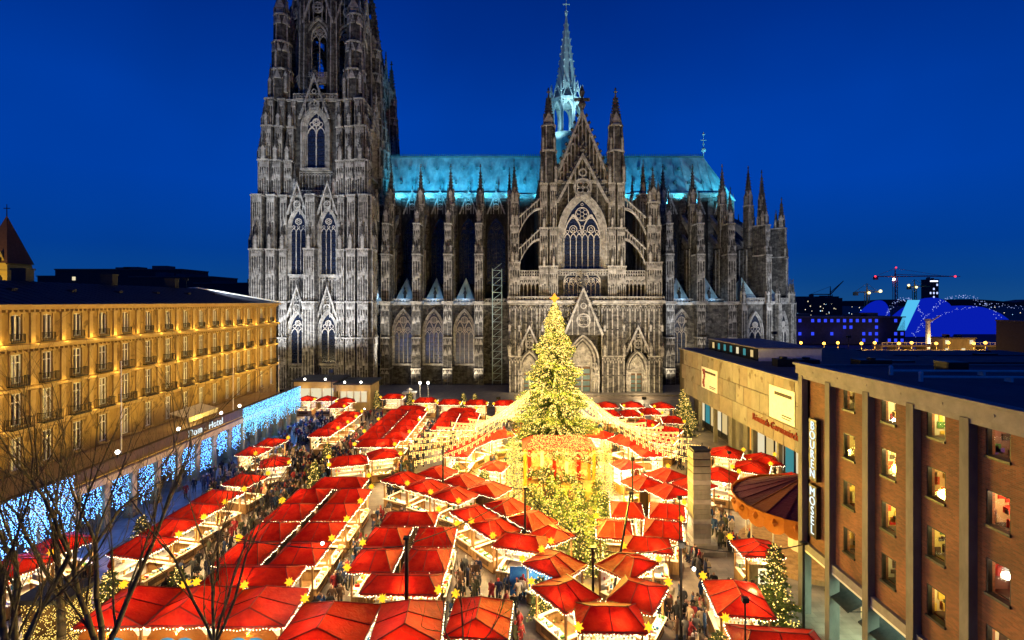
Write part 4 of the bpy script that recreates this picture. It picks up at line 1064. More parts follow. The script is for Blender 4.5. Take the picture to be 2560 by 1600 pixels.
scheme = {(0,0):(0,2,1,40),(0,1):(1,2,3,40),(0,2):(1,3,2,22),(0,3):(0,2,1,38),(1,0):(3,3,0,20),(1,1):(1,0,2,60),(1,2):(3,2,0,75),(1,3):(3,0,2,80),
          (2,0):(0,2,1,42),(2,1):(1,2,1,35),(2,2):(2,0,2,30),(2,3):(3,2,1,70),(3,0):(3,3,2,40),(3,1):(4,0,0,26),(3,2):(2,0,0,55),(3,3):(4,4,1,25),(4,0):(3,2,0,30),(4,1):(3,0,1,30),(4,2):(1,0,1,30),(4,3):(0,0,1,30)}
for i,y in enumerate(BWY):
    for j,z in enumerate(BWZ):
        rm,a,b,en = scheme[(i,j)]
        o = ob('window', fr, bb, (0,y,z)); ob('glass', gp, o)
        m_ = MB(); s = 1.05
        m_.add([(.601,-s,-.5),(2.4,-s,-.5),(2.4,s,-.5),(.601,s,-.5),(.601,-s,1.585),(2.4,-s,1.585),(2.4,s,1.585),(.601,s,1.585)],[(0,1,2,3),(4,5,6,7),(0,1,5,4),(2,3,7,6),(1,2,6,5)])
        r = random.Random(i*10+j)
        for q in range(14):
            m_.i = [1,2,3][q%3]; yy = r.uniform(-.6,.6); xx = r.uniform(.8,2.0); zz = r.choice((-.02,.25,.5,.02,.9)); w = r.uniform(.06,.18)
            m_.box(xx,xx+w,yy-w,yy+w,zz,zz+r.uniform(.08,.38))
        for q in range(7):
            m_.i = r.choice((1,2,3,1)); xx = r.uniform(.8,1.9); zz = r.uniform(-.2,1.0); m_.box(xx,xx+r.uniform(.15,.4),.985,1.04,zz,zz+r.uniform(.15,.5))
            yy = r.uniform(-.9,.6); m_.box(2.33,2.39,yy,yy+r.uniform(.15,.45),zz,zz+r.uniform(.15,.4))
        m_.i = 3; m_.box(.75,1.5,-.9,.9,-.12,-.04)
        ob('room', m_.mesh('room',roomm[rm],stuffc[a],stuffc[b],stuffc[3]), o)
        l = lamp('POINT', (1.15,-.25,1.40), en*5.5, (1.0,.74,.26) if i<3 else (1.0,.66,.34), o, size=.05)
# illuminated vertical signs
for s,z,word in ((0,9.75,'BOUREN'),(1,6.0,'MOSEL')):
    n = len(word); L = n*.635
    sg = thing('vertical_sign', ['upper white neon vertical sign on the brick building corner','lower white neon vertical sign on the brick building corner'][s], 'sign', (19.98,34.6,z))
    mb = MB(); mb.box(-.12,.18,-.42,.42,-.15,L+.1); ob('sign_box', mb.mesh('sign_box',M['dark_metal']), sg)
    for k,ch in enumerate(word): text('letter', ch, .80, M['letters'], sg, (-.14,0,L-.635*(k+1)+.06), (PI/2,0,-PI/2), .02, 1, 'CENTER')
# ground floor: set back shop front behind the piers
mb = MB(); mb.box(3.6,3.8,14,35.4,0,4.5); ob('shop_wall', mb.mesh('shop_wall',M['cream']), bb)
mb = MB(); mb.box(-.04,3.6,14,35.8,4.35,4.498); ob('soffit', mb.mesh('soffit',M['white_paint']), bb)
M['teal_glass'] = pbr('teal_shop_glass', [(.10,.30,.26),(.22,.48,.42)], .7, rough=.15, bump=0, spec=.6)
for k in range(6): 
    mb = MB(); y = 33.6-3.3*k; mb.box(3.52,3.6,y-2.2,y-.2,.25,3.6); o = ob('shop_window', mb.mesh('shop_window',M['teal_glass']), bb)
    mb = MB(); mb.box(3.46,3.62,y-2.3,y-2.2,.1,3.7); mb.box(3.46,3.62,y-.2,y-.1,.1,3.7); mb.box(3.46,3.62,y-2.3,y-.1,3.6,3.7); mb.box(3.48,3.6,y-1.25,y-1.18,.25,3.6); ob('window_frame', mb.mesh('window_frame',M['dark_metal']), o)
    mb = MB(); mb.prism([(.2,3.6),(-1.0,3.0),(-1.0,2.92),(.2,3.5)],y-2.6,y-.2); mb.tube((.2,y-2.6,3.0),(-1.0,y-2.6,3.0),.03); ob('glass_awning', mb.mesh('glass_awning',M['dark_metal']), bb, (.9,0,0))
    lamp('AREA', (1.9,y-1.2,4.25), 420, (.62,1.0,.72) , bb, size=1.0).rotation_euler = (0,0,0)

# ------------------------------------------------------------------ museum slab with stone panels
mus = thing('museum', 'low museum block clad in stone panels with red lettering and dark penthouse', 'museum', (30,0,0))
mb = MB(); mb.box(.25,30,37.5,94.2,5.4,12.9); mb.box(2.5,30,37.5,94,0,5.4); mb.box(.1,30,94.0,94.3,5.4,12.9)
ob('wall', mb.mesh('wall',M['joint']), mus)
mpan = [MB().box(0,.2,0,2.18,0,2.42).mesh('stone_panel',M[k]) for k in ('museum','museum2','museum3')]
for r in range(3):
    for k in range(25):
        y = 37.6+2.27*k+(1.1 if r==1 else 0)
        if y > 92: continue
        o = ob('stone_panel', mpan[rnd.choice((0,0,0,1,1,2))], mus, (.04+rnd.uniform(-.025,.025),y,5.45+2.49*r)); 
mb = MB(); mb.box(-.1,.6,37.4,94.4,12.92,13.12); mb.box(-.1,30,94.2,94.5,12.92,13.12); ob('coping', mb.mesh('coping',M['pale_concrete']), mus)
mb = MB(); mb.box(.6,30,37.5,94.2,12.901,12.96); ob('roof', mb.mesh('roof',M['flat_roof']), mus)
text('sign_lettering', 'Römisch-Germanisches', 1.2, pbr('red_lettering',[(.17,.025,.012),(.22,.035,.016)],2,bump=0), mus, (-.06,65.3,6.75), (PI/2,0,-PI/2), .06, 1.02)
def poster(y0,y1,z0,z1,label,seed):
    t = thing('poster', label, 'poster', (29.93,0,0)); r = random.Random(seed)
    ob('sheet', MB().box(0,.04,y0,y1,z0,z1).mesh('sheet',M['white_paint']), t)
    m_ = MB(); h = z1-z0; w = y1-y0
    for a,b,c,d in ((.12,.80,.78,.88),(.42,.80,.20,.24),(.42,.75,.13,.16)): m_.box(-.012,0,y1-w*(b+.1),y1-w*(a+.1),z0+h*c-.1,z0+h*d-.1)
    if seed == 1:
        m_.i = 1; m_.prism([(0,0)]*0 or [(-.012,0),(0,0),(0,.1),(-.012,.1)],0,0.01)
        for q in range(7): z = z0+h*(.05+.12*q); m_.box(-.02,0,y1-w*.22+math.sin(q)*.2,y1-w*.10+math.sin(q*1.3)*.3,z,z+h*.13)
    ob('print', m_.mesh('print',M['joint'],M['maroon']), t)
poster(76.6,83.0,7.9,11.2,'white poster with dark figure on the far end of the museum wall',1)
poster(55.5,61.0,8.1,11.8,'white poster with grey text lines on the near museum wall',2)
# glazed strip below
litw = [glow('lit_museum_window',(1.0,.72,.30),.75), glow('teal_museum_window',(.12,.55,.60),.45), glow('pale_museum_window',(1.0,.86,.55),.85), glow('amber_museum_window',(1.0,.42,.06),.9)]
for k in range(14):
    y = 90.5-2.35*k
    if 5 <= k <= 7: 
        continue
    mb = MB(); mb.box(2.42,2.5,y-2.2,y-.15,.3,5.2); o = ob('window', mb.mesh('window',M['dark_metal']), mus)
    ob('pane', MB().box(2.36,2.41,y-2.05,y-.3,1.2,5.0).mesh('pane',litw[(2,1,0,2,0,0,0,0,3,2,0,2,1,2)[k]]), o)
mb = MB(); mb.box(2.2,2.5,71.8,78.2,0,5.35); ob('green_wall', mb.mesh('green_wall',M['museum3']), mus)
for k in range(9): ob('column', MB().box(.5,1.0,-.25,.25,0,5.38).mesh('column',M['concrete']) if k==0 else bpy.data.meshes['column'], mus, (0,41+6.4*k,0))
# penthouse
ph = thing('penthouse', 'dark rooftop pavilion with a row of lit teal windows on the museum roof', 'rooftop building', (35,0,12.96))
mb = MB(); mb.box(0,9,74.5,93.4,0,1.75); ob('wall', mb.mesh('wall',M['dark_metal']), ph)
mb = MB(); mb.box(-.1,9.2,74.3,93.6,1.75,1.9); ob('roof', mb.mesh('roof',M['pale_concrete']), ph)
mb = MB(); mb.box(0,9.02,74.42,74.5,0,1.749); ob('end_wall', mb.mesh('end_wall',M['white_paint']), ph)
for k in range(7):
    y = 75.9+2.45*k; mb = MB(); mb.box(-.06,0,y,y+1.0,.35,1.5); o = ob('window', mb.mesh('window',M['room_dark']), ph)
    ob('pane', MB().box(-.09,-.06,y+.08,y+.92,.42,1.43).mesh('pane',litw[(0,1,2,1,1,1,0)[k]]), o)
for x,y,w,d,h in ((34.5,68,2.2,1.6,1.0),(38,69,2.6,2,.8),(36,60,1.6,1.6,.9),(44,66,4,2,1.1)):
    mb = MB(); mb.box(0,w,0,d,0,h); mb.frus(w/2,d/2,h,.5,h+.25,.5,12); ob('roof_unit', mb.mesh('roof_unit',M['dark_metal']), None, (x,y,12.96), label='dark ventilation box on the museum roof, %s' % {1.0:'nearest the penthouse corner',.8:'in the gap beside it',.9:'by the street edge',1.1:'towards the brick building'}[h], cat='roof unit', group='ventilation boxes on the museum roof')
# low dark roofs beyond the brick building
for k,(x0,x1,y0,y1,z) in enumerate(((60,130,52,84,12.6),(46,60,62,88,12.4),(48,140,100,150,7.5))):
    mb = MB(); mb.box(x0,x1,y0,y1,0,z); mb.box(x0-.3,x1+.3,y0-.3,y0,z-.5,z+.3); mb.i = 1
    r = random.Random(k); 
    for q in range(9): xx = r.uniform(x0+2,x1-6); yy = r.uniform(y0+1,y1-3); mb.box(xx,xx+r.uniform(2,7),yy,yy+1.5,z,z+r.uniform(.3,.9))
    for q in range(3): yy = y0+(y1-y0)*(q+.5)/4; mb.tube((x0+3,yy,z+.4),(x1-3,yy,z+.4),.12,None,5)
    ob('flat_roofed_block', mb.mesh('flat_roofed_block',M['flat_roof'],M['dark_metal']), None, label=['wide dark flat roof beyond the brick building','narrow dark flat roof beside the museum penthouse','far dark flat roof below the lit bridge'][k], cat='building', group='dark flat roofs')

# ------------------------------------------------------------------ stone pillar on the square
pil = thing('stone_pillar', 'tall square stone pillar with pale left face standing among the stalls', 'pillar', (16.15,45.4,0))
mb = MB(); mb.box(-1.6,1.7,-1.6,1.7,0,.35); mb.box(-1.15,1.2,-1.15,1.2,.35,.7); ob('plinth', mb.mesh('plinth',M['concrete']), pil)
z = .703
r = random.Random(5); hts = [.42]*13+[.6,.6,.6,.65]
for k,h in enumerate(hts):
    j = r.uniform(-.02,.02); mb = MB(); mb.box(-.76+j,.76+j,-.74,.74,z,z+h-(.02 if k < 13 else .07)); ob('stone_block', mb.mesh('stone_block',M['concrete'] if k%4 else M['pale_concrete']), pil)
    if k >= 13: ob('joint', MB().box(-.68,.68,-.66,.66,z+h-.07,z+h-.001).mesh('joint',M['joint']), pil)
    z += h
ob('cap', MB().box(-.7,.7,-.7,.7,z,z+.12).mesh('cap',M['slate']), pil)

# ------------------------------------------------------------------ round tent (carousel) behind the brick corner
car = thing('carousel', 'round carousel with plum striped cone roof and orange scalloped rim', 'carousel', (25.2,44.5,0))
n = 24; Rr = 6.0
for k in range(n):
    a0, a1 = 2*PI*k/n, 2*PI*(k+1)/n
    mb = MB(); mb.add([(Rr*math.cos(a0),Rr*math.sin(a0),4.5),(Rr*math.cos(a1),Rr*math.sin(a1),4.5),(.3*math.cos(a1),.3*math.sin(a1),6.6),(.3*math.cos(a0),.3*math.sin(a0),6.6)],[(0,1,2,3)])
    mb.tube((Rr*math.cos(a0),Rr*math.sin(a0),4.52),(.3*math.cos(a0),.3*math.sin(a0),6.62),.05,None,4)
    ob('roof_panel', mb.mesh('roof_panel',M['tan_canvas'] if k%8==5 else M['plum']), car)
    a = (a0+a1)/2; mb = MB(); h = Rr*math.tan(PI/n)
    mb.band([(-h,4.5),(-h*.5,4.55),(0,4.6),(h*.5,4.55),(h,4.5)],[(-h,3.6),(-h*.6,3.35),(0,3.25),(h*.6,3.35),(h,3.6)],-.08,.0)
    mb.octa(0,-.14,4.2,.3,.35); mb.band([(-h,4.5),(h,4.5)],[(-h,4.7),(h,4.7)],-.16,-.02)
    mb.xf(0, Matrix.Rotation(a+PI/2,4,'Z') @ Matrix.Translation((0,-Rr*math.cos(PI/n),0)))
    ob('rim_board', mb.mesh('rim_board',M['orange_cloth']), car)
mb = MB(); mb.frus(0,0,0,5.6,.4,5.6,24); ob('platform', mb.mesh('platform',M['timber']), car)
mb = MB(); mb.frus(0,0,.4,1.6,4.5,1.6,12); mb.frus(0,0,6.5,.35,7.1,.1,8)
for k in range(12):
    a = 2*PI*k/12; mb.tube((4.9*math.cos(a),4.9*math.sin(a),.4),(4.9*math.cos(a),4.9*math.sin(a),4.5),.06,None,6)
ob('drum', mb.mesh('drum',M['cream']), car)
for k in range(5): a = 2*PI*k/5+.4; lamp('POINT', (3.4*math.cos(a),3.4*math.sin(a),3.6), 140, (1.0,.82,.5), car, size=.2)
for k in range(4): a = PI+.3+.4*k; lamp('POINT', (6.8*math.cos(a),6.8*math.sin(a),2.6), 45, (1.0,.7,.3), car, size=.2)

# ------------------------------------------------------------------ pavilions in front of the tower, terrace lamps
for k,(x0,x1,y,zz) in enumerate(((-43.5,-35.4,103.6,5.6),(-34.8,-28.4,102.4,5.2))):
    t = thing('pavilion', ['flat roofed beige pavilion with lit windows left of its neighbour','flat roofed beige pavilion with tall glazed front'][k], 'pavilion', ((x0+x1)/2,y,0)); w = (x1-x0)/2
    mb = MB(); mb.box(-w,w,.4,7,0,zz); ob('wall', mb.mesh('wall',M['hotel_trim']), t)
    ob('fascia', MB().box(-w-.2,w+.2,-.4,.4,zz-1.3,zz).mesh('fascia',M['hotel_trim']), t)
    ob('roof', MB().box(-w-.6,w+.6,-.8,7.5,zz+.003,zz+.3).mesh('roof',M['slate']), t)
    n = 4 if k else 3
    for q in range(n):
        xx = -w+.5+(2*w-1)*q/n; o = ob('window', MB().box(xx,xx+(2*w-1)/n-.15,.3,.397,1.6,zz-1.35).mesh('window',M['white_paint']), t)
        ob('pane', MB().box(xx+.12,xx+(2*w-1)/n-.27,.26,.299,1.7,zz-1.45).mesh('pane',litw[2]), o)
    for q in (-.5,.5): 
        ob('roof_lamp', MB().ball(q*w,-.5,zz+.5,.22).mesh('roof_lamp',M['white_bulb']), t)
    for q in range(2): lamp('POINT', (-w*.5+w*q,-1.6,zz-1.2), 90, (1.0,.74,.38), t, size=.2)
for k,(x,y) in enumerate(((-19.9,110.0),(-18.2,110.0))):
    mb = MB(); mb.i = 0; mb.tube((0,0,0),(0,0,3.2),.07,.05,6); mb.i = 1; mb.ball(0,0,3.4,.3,8,6)
    ob('globe_lantern', mb.mesh('globe_lantern',M['white_paint'],M['white_bulb']), None, (x,y,.9), label=['left white globe lantern of the pair on the cathedral terrace','right white globe lantern of the pair on the cathedral terrace'][k], cat='lantern')
lamp('POINT', (-19,109,4.4), 500, (1,.9,.7), None, size=.3)
t = thing('stone_table', 'white stone table monument on the cathedral terrace beside the globe lanterns', 'monument', (-21.8,108.5,.9))
mb = MB(); mb.box(-1.4,1.4,-.9,.9,1.5,1.8); mb.octa(0,0,2.2,.7,.5); ob('table_top', mb.mesh('table_top',M['white_paint']), t)
for sx in (-1,1):
    for sy in (-1,1): ob('leg', MB().box(sx*1.0-.15,sx*1.0+.15,sy*.6-.15,sy*.6+.15,0,1.5).mesh('leg',M['white_paint']), t)

# ------------------------------------------------------------------ far away: church tower, skyline, station, cranes, blue dome
t = thing('church_tower', 'yellow floodlit church tower with brown pyramid roof behind the hotel', 'church tower', (-99.5,102,0))
mb = MB(); mb.box(-2.6,2.6,-2.6,2.6,0,28.6); mb.box(-2.8,2.8,-2.8,2.8,27.2,27.5)
for q in (-1.3,1.3): mb.prism([(q-1.2,28.6),(q+1.2,28.6),(q,31.2)],-2.7,2.7)
ob('wall', mb.mesh('wall',pbr('yellow_stone',[(.55,.36,.06),(.68,.47,.10)],1,bump=.2)), t)
for q in (-1.3,1.3):
    ob('window', MB().prism([(q-.4,24.6),(q+.4,24.6),(q+.4,26),(q,26.6),(q-.4,26)],-2.65,-2.61).mesh('window',M['room_dark']), t); ob('window', MB().frus(q,-2.72,29.1,.35,29.8,.35,8).mesh('window',M['room_dark']), t)
mb = MB(); mb.frus(0,0,28.9,4.0,38.2,.1,4); rr_ = ob('roof', mb.mesh('roof',pbr('brown_tiles',[(.10,.045,.025),(.17,.08,.045)],2,bump=.3)), t)
mb = MB(); mb.tube((0,0,38),(0,0,40.6),.1,.06); mb.cbox(0,0,39.8,1.2,.12,.15); ob('cross', mb.mesh('cross',M['dark_metal']), rr_)
lamp('SPOT', (-99.5,86,20), 9000, (1.0,.72,.2), None, (-99.5,101,29), math.radians(60), .8, .4)
def block(name, label, x, y, w, d, h, seed, group, lit=0.06, col='slate', wcol=None):
    t = thing(name, label, 'building', (x,y,0), 0, group); r = random.Random(seed)
    mb = MB(); mb.box(-w/2,w/2,0,d,0,h); ob('wall', mb.mesh('wall',M[col]), t)
    mb = MB(); mb.box(-w/2-.3,w/2+.3,-.3,d,h+.01,h+.5)
    for q in range(3): xx = r.uniform(-w*.4,w*.3); mb.box(xx,xx+w*.12,d*.3,d*.6,h+.5,h+r.uniform(1.2,2.6))
    ob('roof', mb.mesh('roof',M['flat_roof']), t)
    m_ = MB(); n = max(3,int(w/3.2))
    for a in range(n):
        for b in range(max(1,int(h/3.3))):
            if r.random() < lit: xx = -w/2+w*(a+.3)/n; m_.box(xx,xx+w/n*.45,-.06,-.01,1.2+b*3.3,2.8+b*3.3)
    if m_.v: ob('lit_window', m_.mesh('lit_window',wcol or litw[2]), t)
gx = 'dark blocks on the skyline behind the hotel'
for k,(x,y,w,h) in enumerate(((-175,230,56,35.5),(-142,215,34,31.5),(-113,205,26,28.5),(-92,200,16,29.0),(-205,240,30,33),(-150,300,60,30),(-118,330,50,25.5),(-175,420,30,28))):
    block('office_block', 'dark block on the skyline behind the hotel roof, %s' % ['long one with glass top storey','stepped one right of the long one','low one with a plant room','small narrow one','leftmost by the church tower','farther pale one','farthest near the cathedral tower','tiny one in the haze'][k], x, y, w, 20, h, k, gx, .03)
for k in range(16):
    x = -420+rnd.uniform(0,290) if k < 8 else 170+rnd.uniform(0,420); y = rnd.uniform(620,900)
    block('distant_building', 'low dark distant building on the %s horizon, number %s from the cathedral' % ('left' if k<8 else 'right', ['one','two','three','four','five','six','seven','eight'][k%8]), x, y, rnd.uniform(30,70), 20, rnd.uniform(20,30), 40+k, 'distant low buildings', .10)
mb = MB(); r = random.Random(3); P = [(-3000,0)]+[(-3000+6000*k/60, r.uniform(14,34)) for k in range(61)]+[(3000,0)]
mb.prism(P, 2600, 2700); ob('far_hills', mb.mesh('far_hills',M['slate']), kind='structure')
# station forecourt: lit platform bridge with orange street lamps
for k,(x0,x1,y,z) in enumerate(((108,186,205,.6),(150,222,212,3.0))):
    t = thing('lit_bridge', ['long low platform bridge under orange lamps right of the apse','upper platform bridge behind the orange lamps'][k], 'bridge', (0,y,0))
    ob('deck', MB().box(x0,x1,0,6,z,z+.8).mesh('deck',M['concrete']), t)
    mb = MB()
    for q in range(int((x1-x0)/6)): mb.box(x0+6*q,x0+6*q+.6,.5,5.5,-.3,z)
    ob('pier', mb.mesh('pier',M['concrete']), t)
    mb = MB(); mb.box(x0,x1,-.1,0,z+1.7,z+1.85)
    for q in range(int((x1-x0)/2)): mb.box(x0+2*q,x0+2*q+.12,-.1,0,z+.8,z+1.7)
    ob('railing', mb.mesh('railing',M['white_paint']), t)
so = glow('orange_street_lamp',(1.0,.42,.05),7)
lpm = MB(); lpm.tube((0,0,0),(0,0,5.2),.12,.08,6); lpm.i = 1; lpm.ball(0,0,5.4,.55,8,6); lpm = lpm.mesh('street_lamp',M['dark_metal'],so)
for k in range(14):
    x = 112+7.2*k; o = ob('street_lamp', lpm, None, (x,203-(k%2)*3,0), label='orange globe street lamp by the platform bridge, %s from the cathedral' % 'first second third fourth fifth sixth seventh eighth ninth tenth eleventh twelfth thirteenth fourteenth'.split()[k], cat='street lamp', group='orange street lamps by the bridge')
    lamp('POINT', (0,-.5,3.5), 1800, (1.0,.48,.06), o, size=.4)
M['dome_blue'] = glow('blue_lit_tent', (0.002,0.012,0.42), 1.0)
t = thing('blue_tent_dome', 'huge electric blue lit tent theatre with dotted arches', 'theatre tent', (222,300,0))
for k,(dx,w,h,yy) in enumerate(((19,27,23.8,0),(58,48,19.0,25),(-3,15,22.3,12))):
    m_ = MB(); n = 14; rings = []
    for a in range(n+1):
        u = -1+2*a/n; rings.append([(dx+u*w, yy-18*math.cos(PI*v/10-PI/2)*(1-u*u)**.5+18, h*max(0,(1-abs(u)**2.3))*math.sin(PI*v/10) ) for v in range(11)])
    for a in range(n):
        for b in range(10): m_.add([rings[a][b],rings[a+1][b],rings[a+1][b+1],rings[a][b+1]],[(0,1,2,3)])
    s = ob('tent_shell', m_.mesh('tent_shell',M['dome_blue'],smooth=True), t)
    d = MB(); r = random.Random(k)
    for q in range(46):
        u = -.96+1.92*q/45
        for z_ in range(2 if q%3 else 3): d.octa(dx+u*w+r.uniform(-.8,.8), yy-20-r.random(), h*max(0,(1-abs(u)**2.3))+r.uniform(-.6,1.6), r.uniform(.12,.30))
    ob('arch_bulb', d.mesh('arch_bulb',glow('dome_bulb',(.40,.5,1.0),1.1)), s, kind='stuff')
for k in range(4): lamp('POINT', (190+24*k,268,9), 9000, (0.01,0.03,1.0), None, size=3)
t = thing('slanted_pylon', 'slanted cyan lit pylon leaning beside the blue tent', 'pylon', (194,262,0))
mb = MB(); mb.add([(-1,0,7),(3.4,0,7),(10.6,0,22.3),(5.4,0,22.3),(-1,1.5,7),(3.4,1.5,7),(10.6,1.5,22.3),(5.4,1.5,22.3)],[(0,1,2,3),(7,6,5,4),(0,1,5,4),(1,2,6,5),(2,3,7,6),(3,0,4,7)])
ob('lit_slab', mb.mesh('lit_slab',glow('cyan_panel',(.10,.60,1.0),.9)), t)
mb = MB(); mb.tube((2,.8,-.3),(2,.8,7.4),.8,.8,8); ob('post', mb.mesh('post',M['concrete']), t)
mb = MB(); mb.tube((0,0,-.3),(0,0,12.5),1.1,.9,8); mb.frus(0,0,12.5,1.4,13.6,1.2,8); mb.tube((.8,0,12),(5.4,0,15),.35,.3,5); ob('lighting_mast', mb.mesh('lighting_mast',M['cream']), None, (191,240,0), label='pale lighting mast with a short raised arm before the blue tent', cat='mast')
lamp('POINT', (191,236,3), 3500, (1,.7,.35), None, size=.5)
def crane(x, y, h, jl, jr, ang, label, lights, mat=None):
    t = thing('tower_crane', label, 'crane', (x,y,0)); m_ = MB(); s = .9
    for a in (-s,s):
        for b in (-s,s): m_.tube((a,b,0),(a,b,h),.22,None,4)
    for q in range(int(h/3)): m_.tube((-s,-s,3*q),(s,-s,3*q+3),.14,None,4); m_.tube((s,-s,3*q),(-s,-s,3*q+3),.14,None,4)
    ob('mast', m_.mesh('mast',mat or M['dark_metal']), t)
    m_ = MB(); e = Vector((jr*math.cos(ang),0,h+jr*math.sin(ang))); 
    m_.tube((0,0,h),e,.45,.3,4); m_.tube((0,0,h+1.4),e,.25,.2,4); m_.tube((0,0,h),(-jl,0,h),.5,.4,4); m_.tube((0,0,h),(0,0,h+5.5),.5,.2,4); m_.tube((0,0,h+5.5),(-jl,0,h),.12,None,4)
    if ang < .3: m_.tube((0,0,h+5.5),(jr*.7,0,h+.7),.12,None,4)
    m_.box(-jl-.5,-jl+2,-.8,.8,h-2.2,h)
    ob('jib', m_.mesh('jib',mat or M['dark_metal']), t)
    for (dx,dz,mm,rr) in lights: ob('crane_light', MB().ball(dx,-.8,h+dz,rr,8,6).mesh('crane_light',mm), t)
yc = glow('yellow_work_light',(1.0,.85,.35),3)
M['crane_red'] = pbr('crane_red_paint',[(.35,.06,.05),(.5,.12,.1)],1,bump=0); M['crane_yellow'] = pbr('crane_yellow_paint',[(.5,.36,.06),(.6,.45,.1)],1,bump=0)
crane(258,352,38.5,14,44,0,'tall red and white tower crane with red end lights',((-14,0,M['red_light'],.6),(0,6,M['red_light'],.5),(-1.5,-2,M['white_bulb'],.8),(40,0,M['red_light'],.6)),M['crane_red'])
crane(219,360,26.5,14,13,.8,'dark luffing tower crane with raised jib near the apse',(),None)
crane(224,330,27.5,8,9,0,'yellow tower crane with two bright work lights',((.8,-.5,yc,.8),(8,.6,yc,.9)),M['crane_yellow'])
crane(308,400,33,5,12,0,'small yellow lit crane left of the blue tower block',((-5,1,yc,.8),(1,-.5,yc,.8)),M['crane_yellow'])
block('tower_block', 'slim dark tower block with a blue lit crown behind the blue tent', 339, 420, 8, 8, 39, 77, 'far right towers', .22, 'slate', glow('blueish_window',(.5,.6,1.0),1.5))
ob('crown_light', MB().box(-3,3,-.4,-.1,37.5,38.4).mesh('crown_light',glow('white_crown',(.7,.75,1.0),3)), bpy.data.objects['tower_block'])
block('station_hall', 'long blue lit station hall with a row of columns right of the apse', 160, 262, 74, 18, 13.5, 78, 'station halls', .35, 'slate', glow('blue_window',(.03,.06,.9),1.2))
for k in range(8): 
    lamp('POINT', (128+9*k,257,6), 700, (.02,.05,1.0), None, size=1) if k%2==0 else None
block('signal_house', 'small pale signal house among orange lamps below the blue tent', 178, 208, 13, 6, 6.6, 79, 'signal houses', .4, 'concrete')
for k in range(46):
    pass
r = random.Random(21); pts = MB(); pts2 = MB()
for k in range(130):
    x = r.uniform(150,640) if k%3 else r.uniform(-380,-170); y = r.uniform(380,760); (pts if r.random()<.6 else pts2).octa(x,y,r.uniform(3,19),r.uniform(.35,.7))
t = ob('city_lights', pts.mesh('city_lights',glow('far_city_light',(1.0,.85,.6),2.0)), kind='stuff'); t['label'] = 'scattered warm city lights along the horizon'; t['category'] = 'city lights'
t = ob('city_lights', pts2.mesh('city_lights',glow('far_blue_light',(.35,.65,1.0),2.0)), kind='stuff'); t['label'] = 'scattered bluish city lights along the horizon'; t['category'] = 'city lights'
# dark station roof and green glazed hall at the right edge
block('glazed_hall', 'dark green glazed hall at the right edge with a floodlight on its roof', 190, 148, 50, 30, 14.8, 80, 'glazed halls', .0, 'slate')
ob('floodlight', MB().ball(-4,-1,15.8,1.0,8,6,.6).mesh('floodlight',M['white_bulb']), bpy.data.objects['glazed_hall'])

# ------------------------------------------------------------------ floodlights that light the cathedral (on roofs and masts of the square)
def flood(x,y,z,tx,ty,tz,e,col,deg,label,base=0.0,size=.5):
    t = thing('floodlight_mast', label, 'floodlight', (x,y,base), 0, 'floodlight masts aimed at the cathedral')
    mb = MB(); mb.tube((0,0,0),(0,0,z-base-.3),.08,.06,6); ob('pole', mb.mesh('pole',M['dark_metal']), t)
    ob('lamp_head', MB().box(-.4,.4,-.3,.1,z-base-.3,z-base+.2).mesh('lamp_head',M['dark_metal']), t)
    lamp('SPOT', (x,y+.4,z), e, col, None, (tx,ty,tz), math.radians(deg), .7, size)
flood(-58,92,25.5,-50,128,58,60000,(.84,.93,1.0),50,'floodlight mast on the far end of the hotel roof',23.6)
flood(-33,94,9,-49,126,34,45000,(.90,.94,1.0),55,'floodlight mast beside the pavilions below the tower')
flood(-57,113,2.0,-54,126,36,76000,(.93,.96,1.0),80,'low floodlight between the hotel and the tower')
flood(-41,112,2.0,-45,126,36,68000,(.95,.97,1.0),80,'low floodlight before the right corner of the tower')
flood(-50,112,2.4,-49,126,6,5000,(1.0,.76,.38),110,'low warm floodlight at the middle of the tower foot')
flood(-3,100,3,8,121,14,26000,(1.0,.74,.42),85,'floodlight mast left of the transept portals')
flood(33.5,92,15.5,16,121,45,40000,(1.0,.86,.66),58,'floodlight mast on the near edge of the museum roof',13.0)
flood(25,100,3,22,121,14,26000,(1.0,.76,.46),80,'floodlight mast before the right transept portal')
flood(46,92,16.0,60,136,30,30000,(.93,.96,1.0),75,'floodlight mast behind the museum penthouse',12.96)
flood(72,112,14,74,142,26,34000,(.90,.95,1.0),80,'floodlight mast by the apse corner')
lamp('SPOT', (FX-6,FY-9,66), 10000, (.55,.88,1.0), cath, (FX,FY,84), math.radians(60), .6, .4)
lamp('SPOT', (FX+5,FY-12,68), 50000, (.60,.92,1.0), cath, (FX,FY,102), math.radians(50), .6, .4)
lamp('POINT', (FX,FY,74), 1100, (.60,.90,1.0), cath, size=.4)
lamp('SPOT', (-14,141,22.6), 1800, (.55,.75,1.0), cath, (-14,139,28), math.radians(160), .8, .3)
for x in bays[:4]+bays[6:]: lamp('POINT', (x,136.0,22.6), 260, (.30,.62,1.0), cath, size=.2)
for x in BX+CX:        # lamps at the foot of every nave pier, looking up
    lamp('SPOT', (x+1.6,126.5,1.2), 54000 if x < 20 else 42000, (1.0,.93,.82) if x < 20 else (.95,.97,1.0), cath, (x,134,34), math.radians(46), .9, .3)
    lamp('SPOT', (x-2.5,130.0,1.0), 6500, (1.0,.82,.56), cath, (x,136,12), math.radians(100), .9, .3)
for dx,e in ((-8.3,40000),(8.6,40000),(-16,21000),(16.8,26000),(0,24000)): lamp('SPOT', (X0+dx*.9,Y0-13.5,1.2), e, (1.0,.91,.78), cath, (X0+dx,Y0,33), math.radians(60), .9, .3)
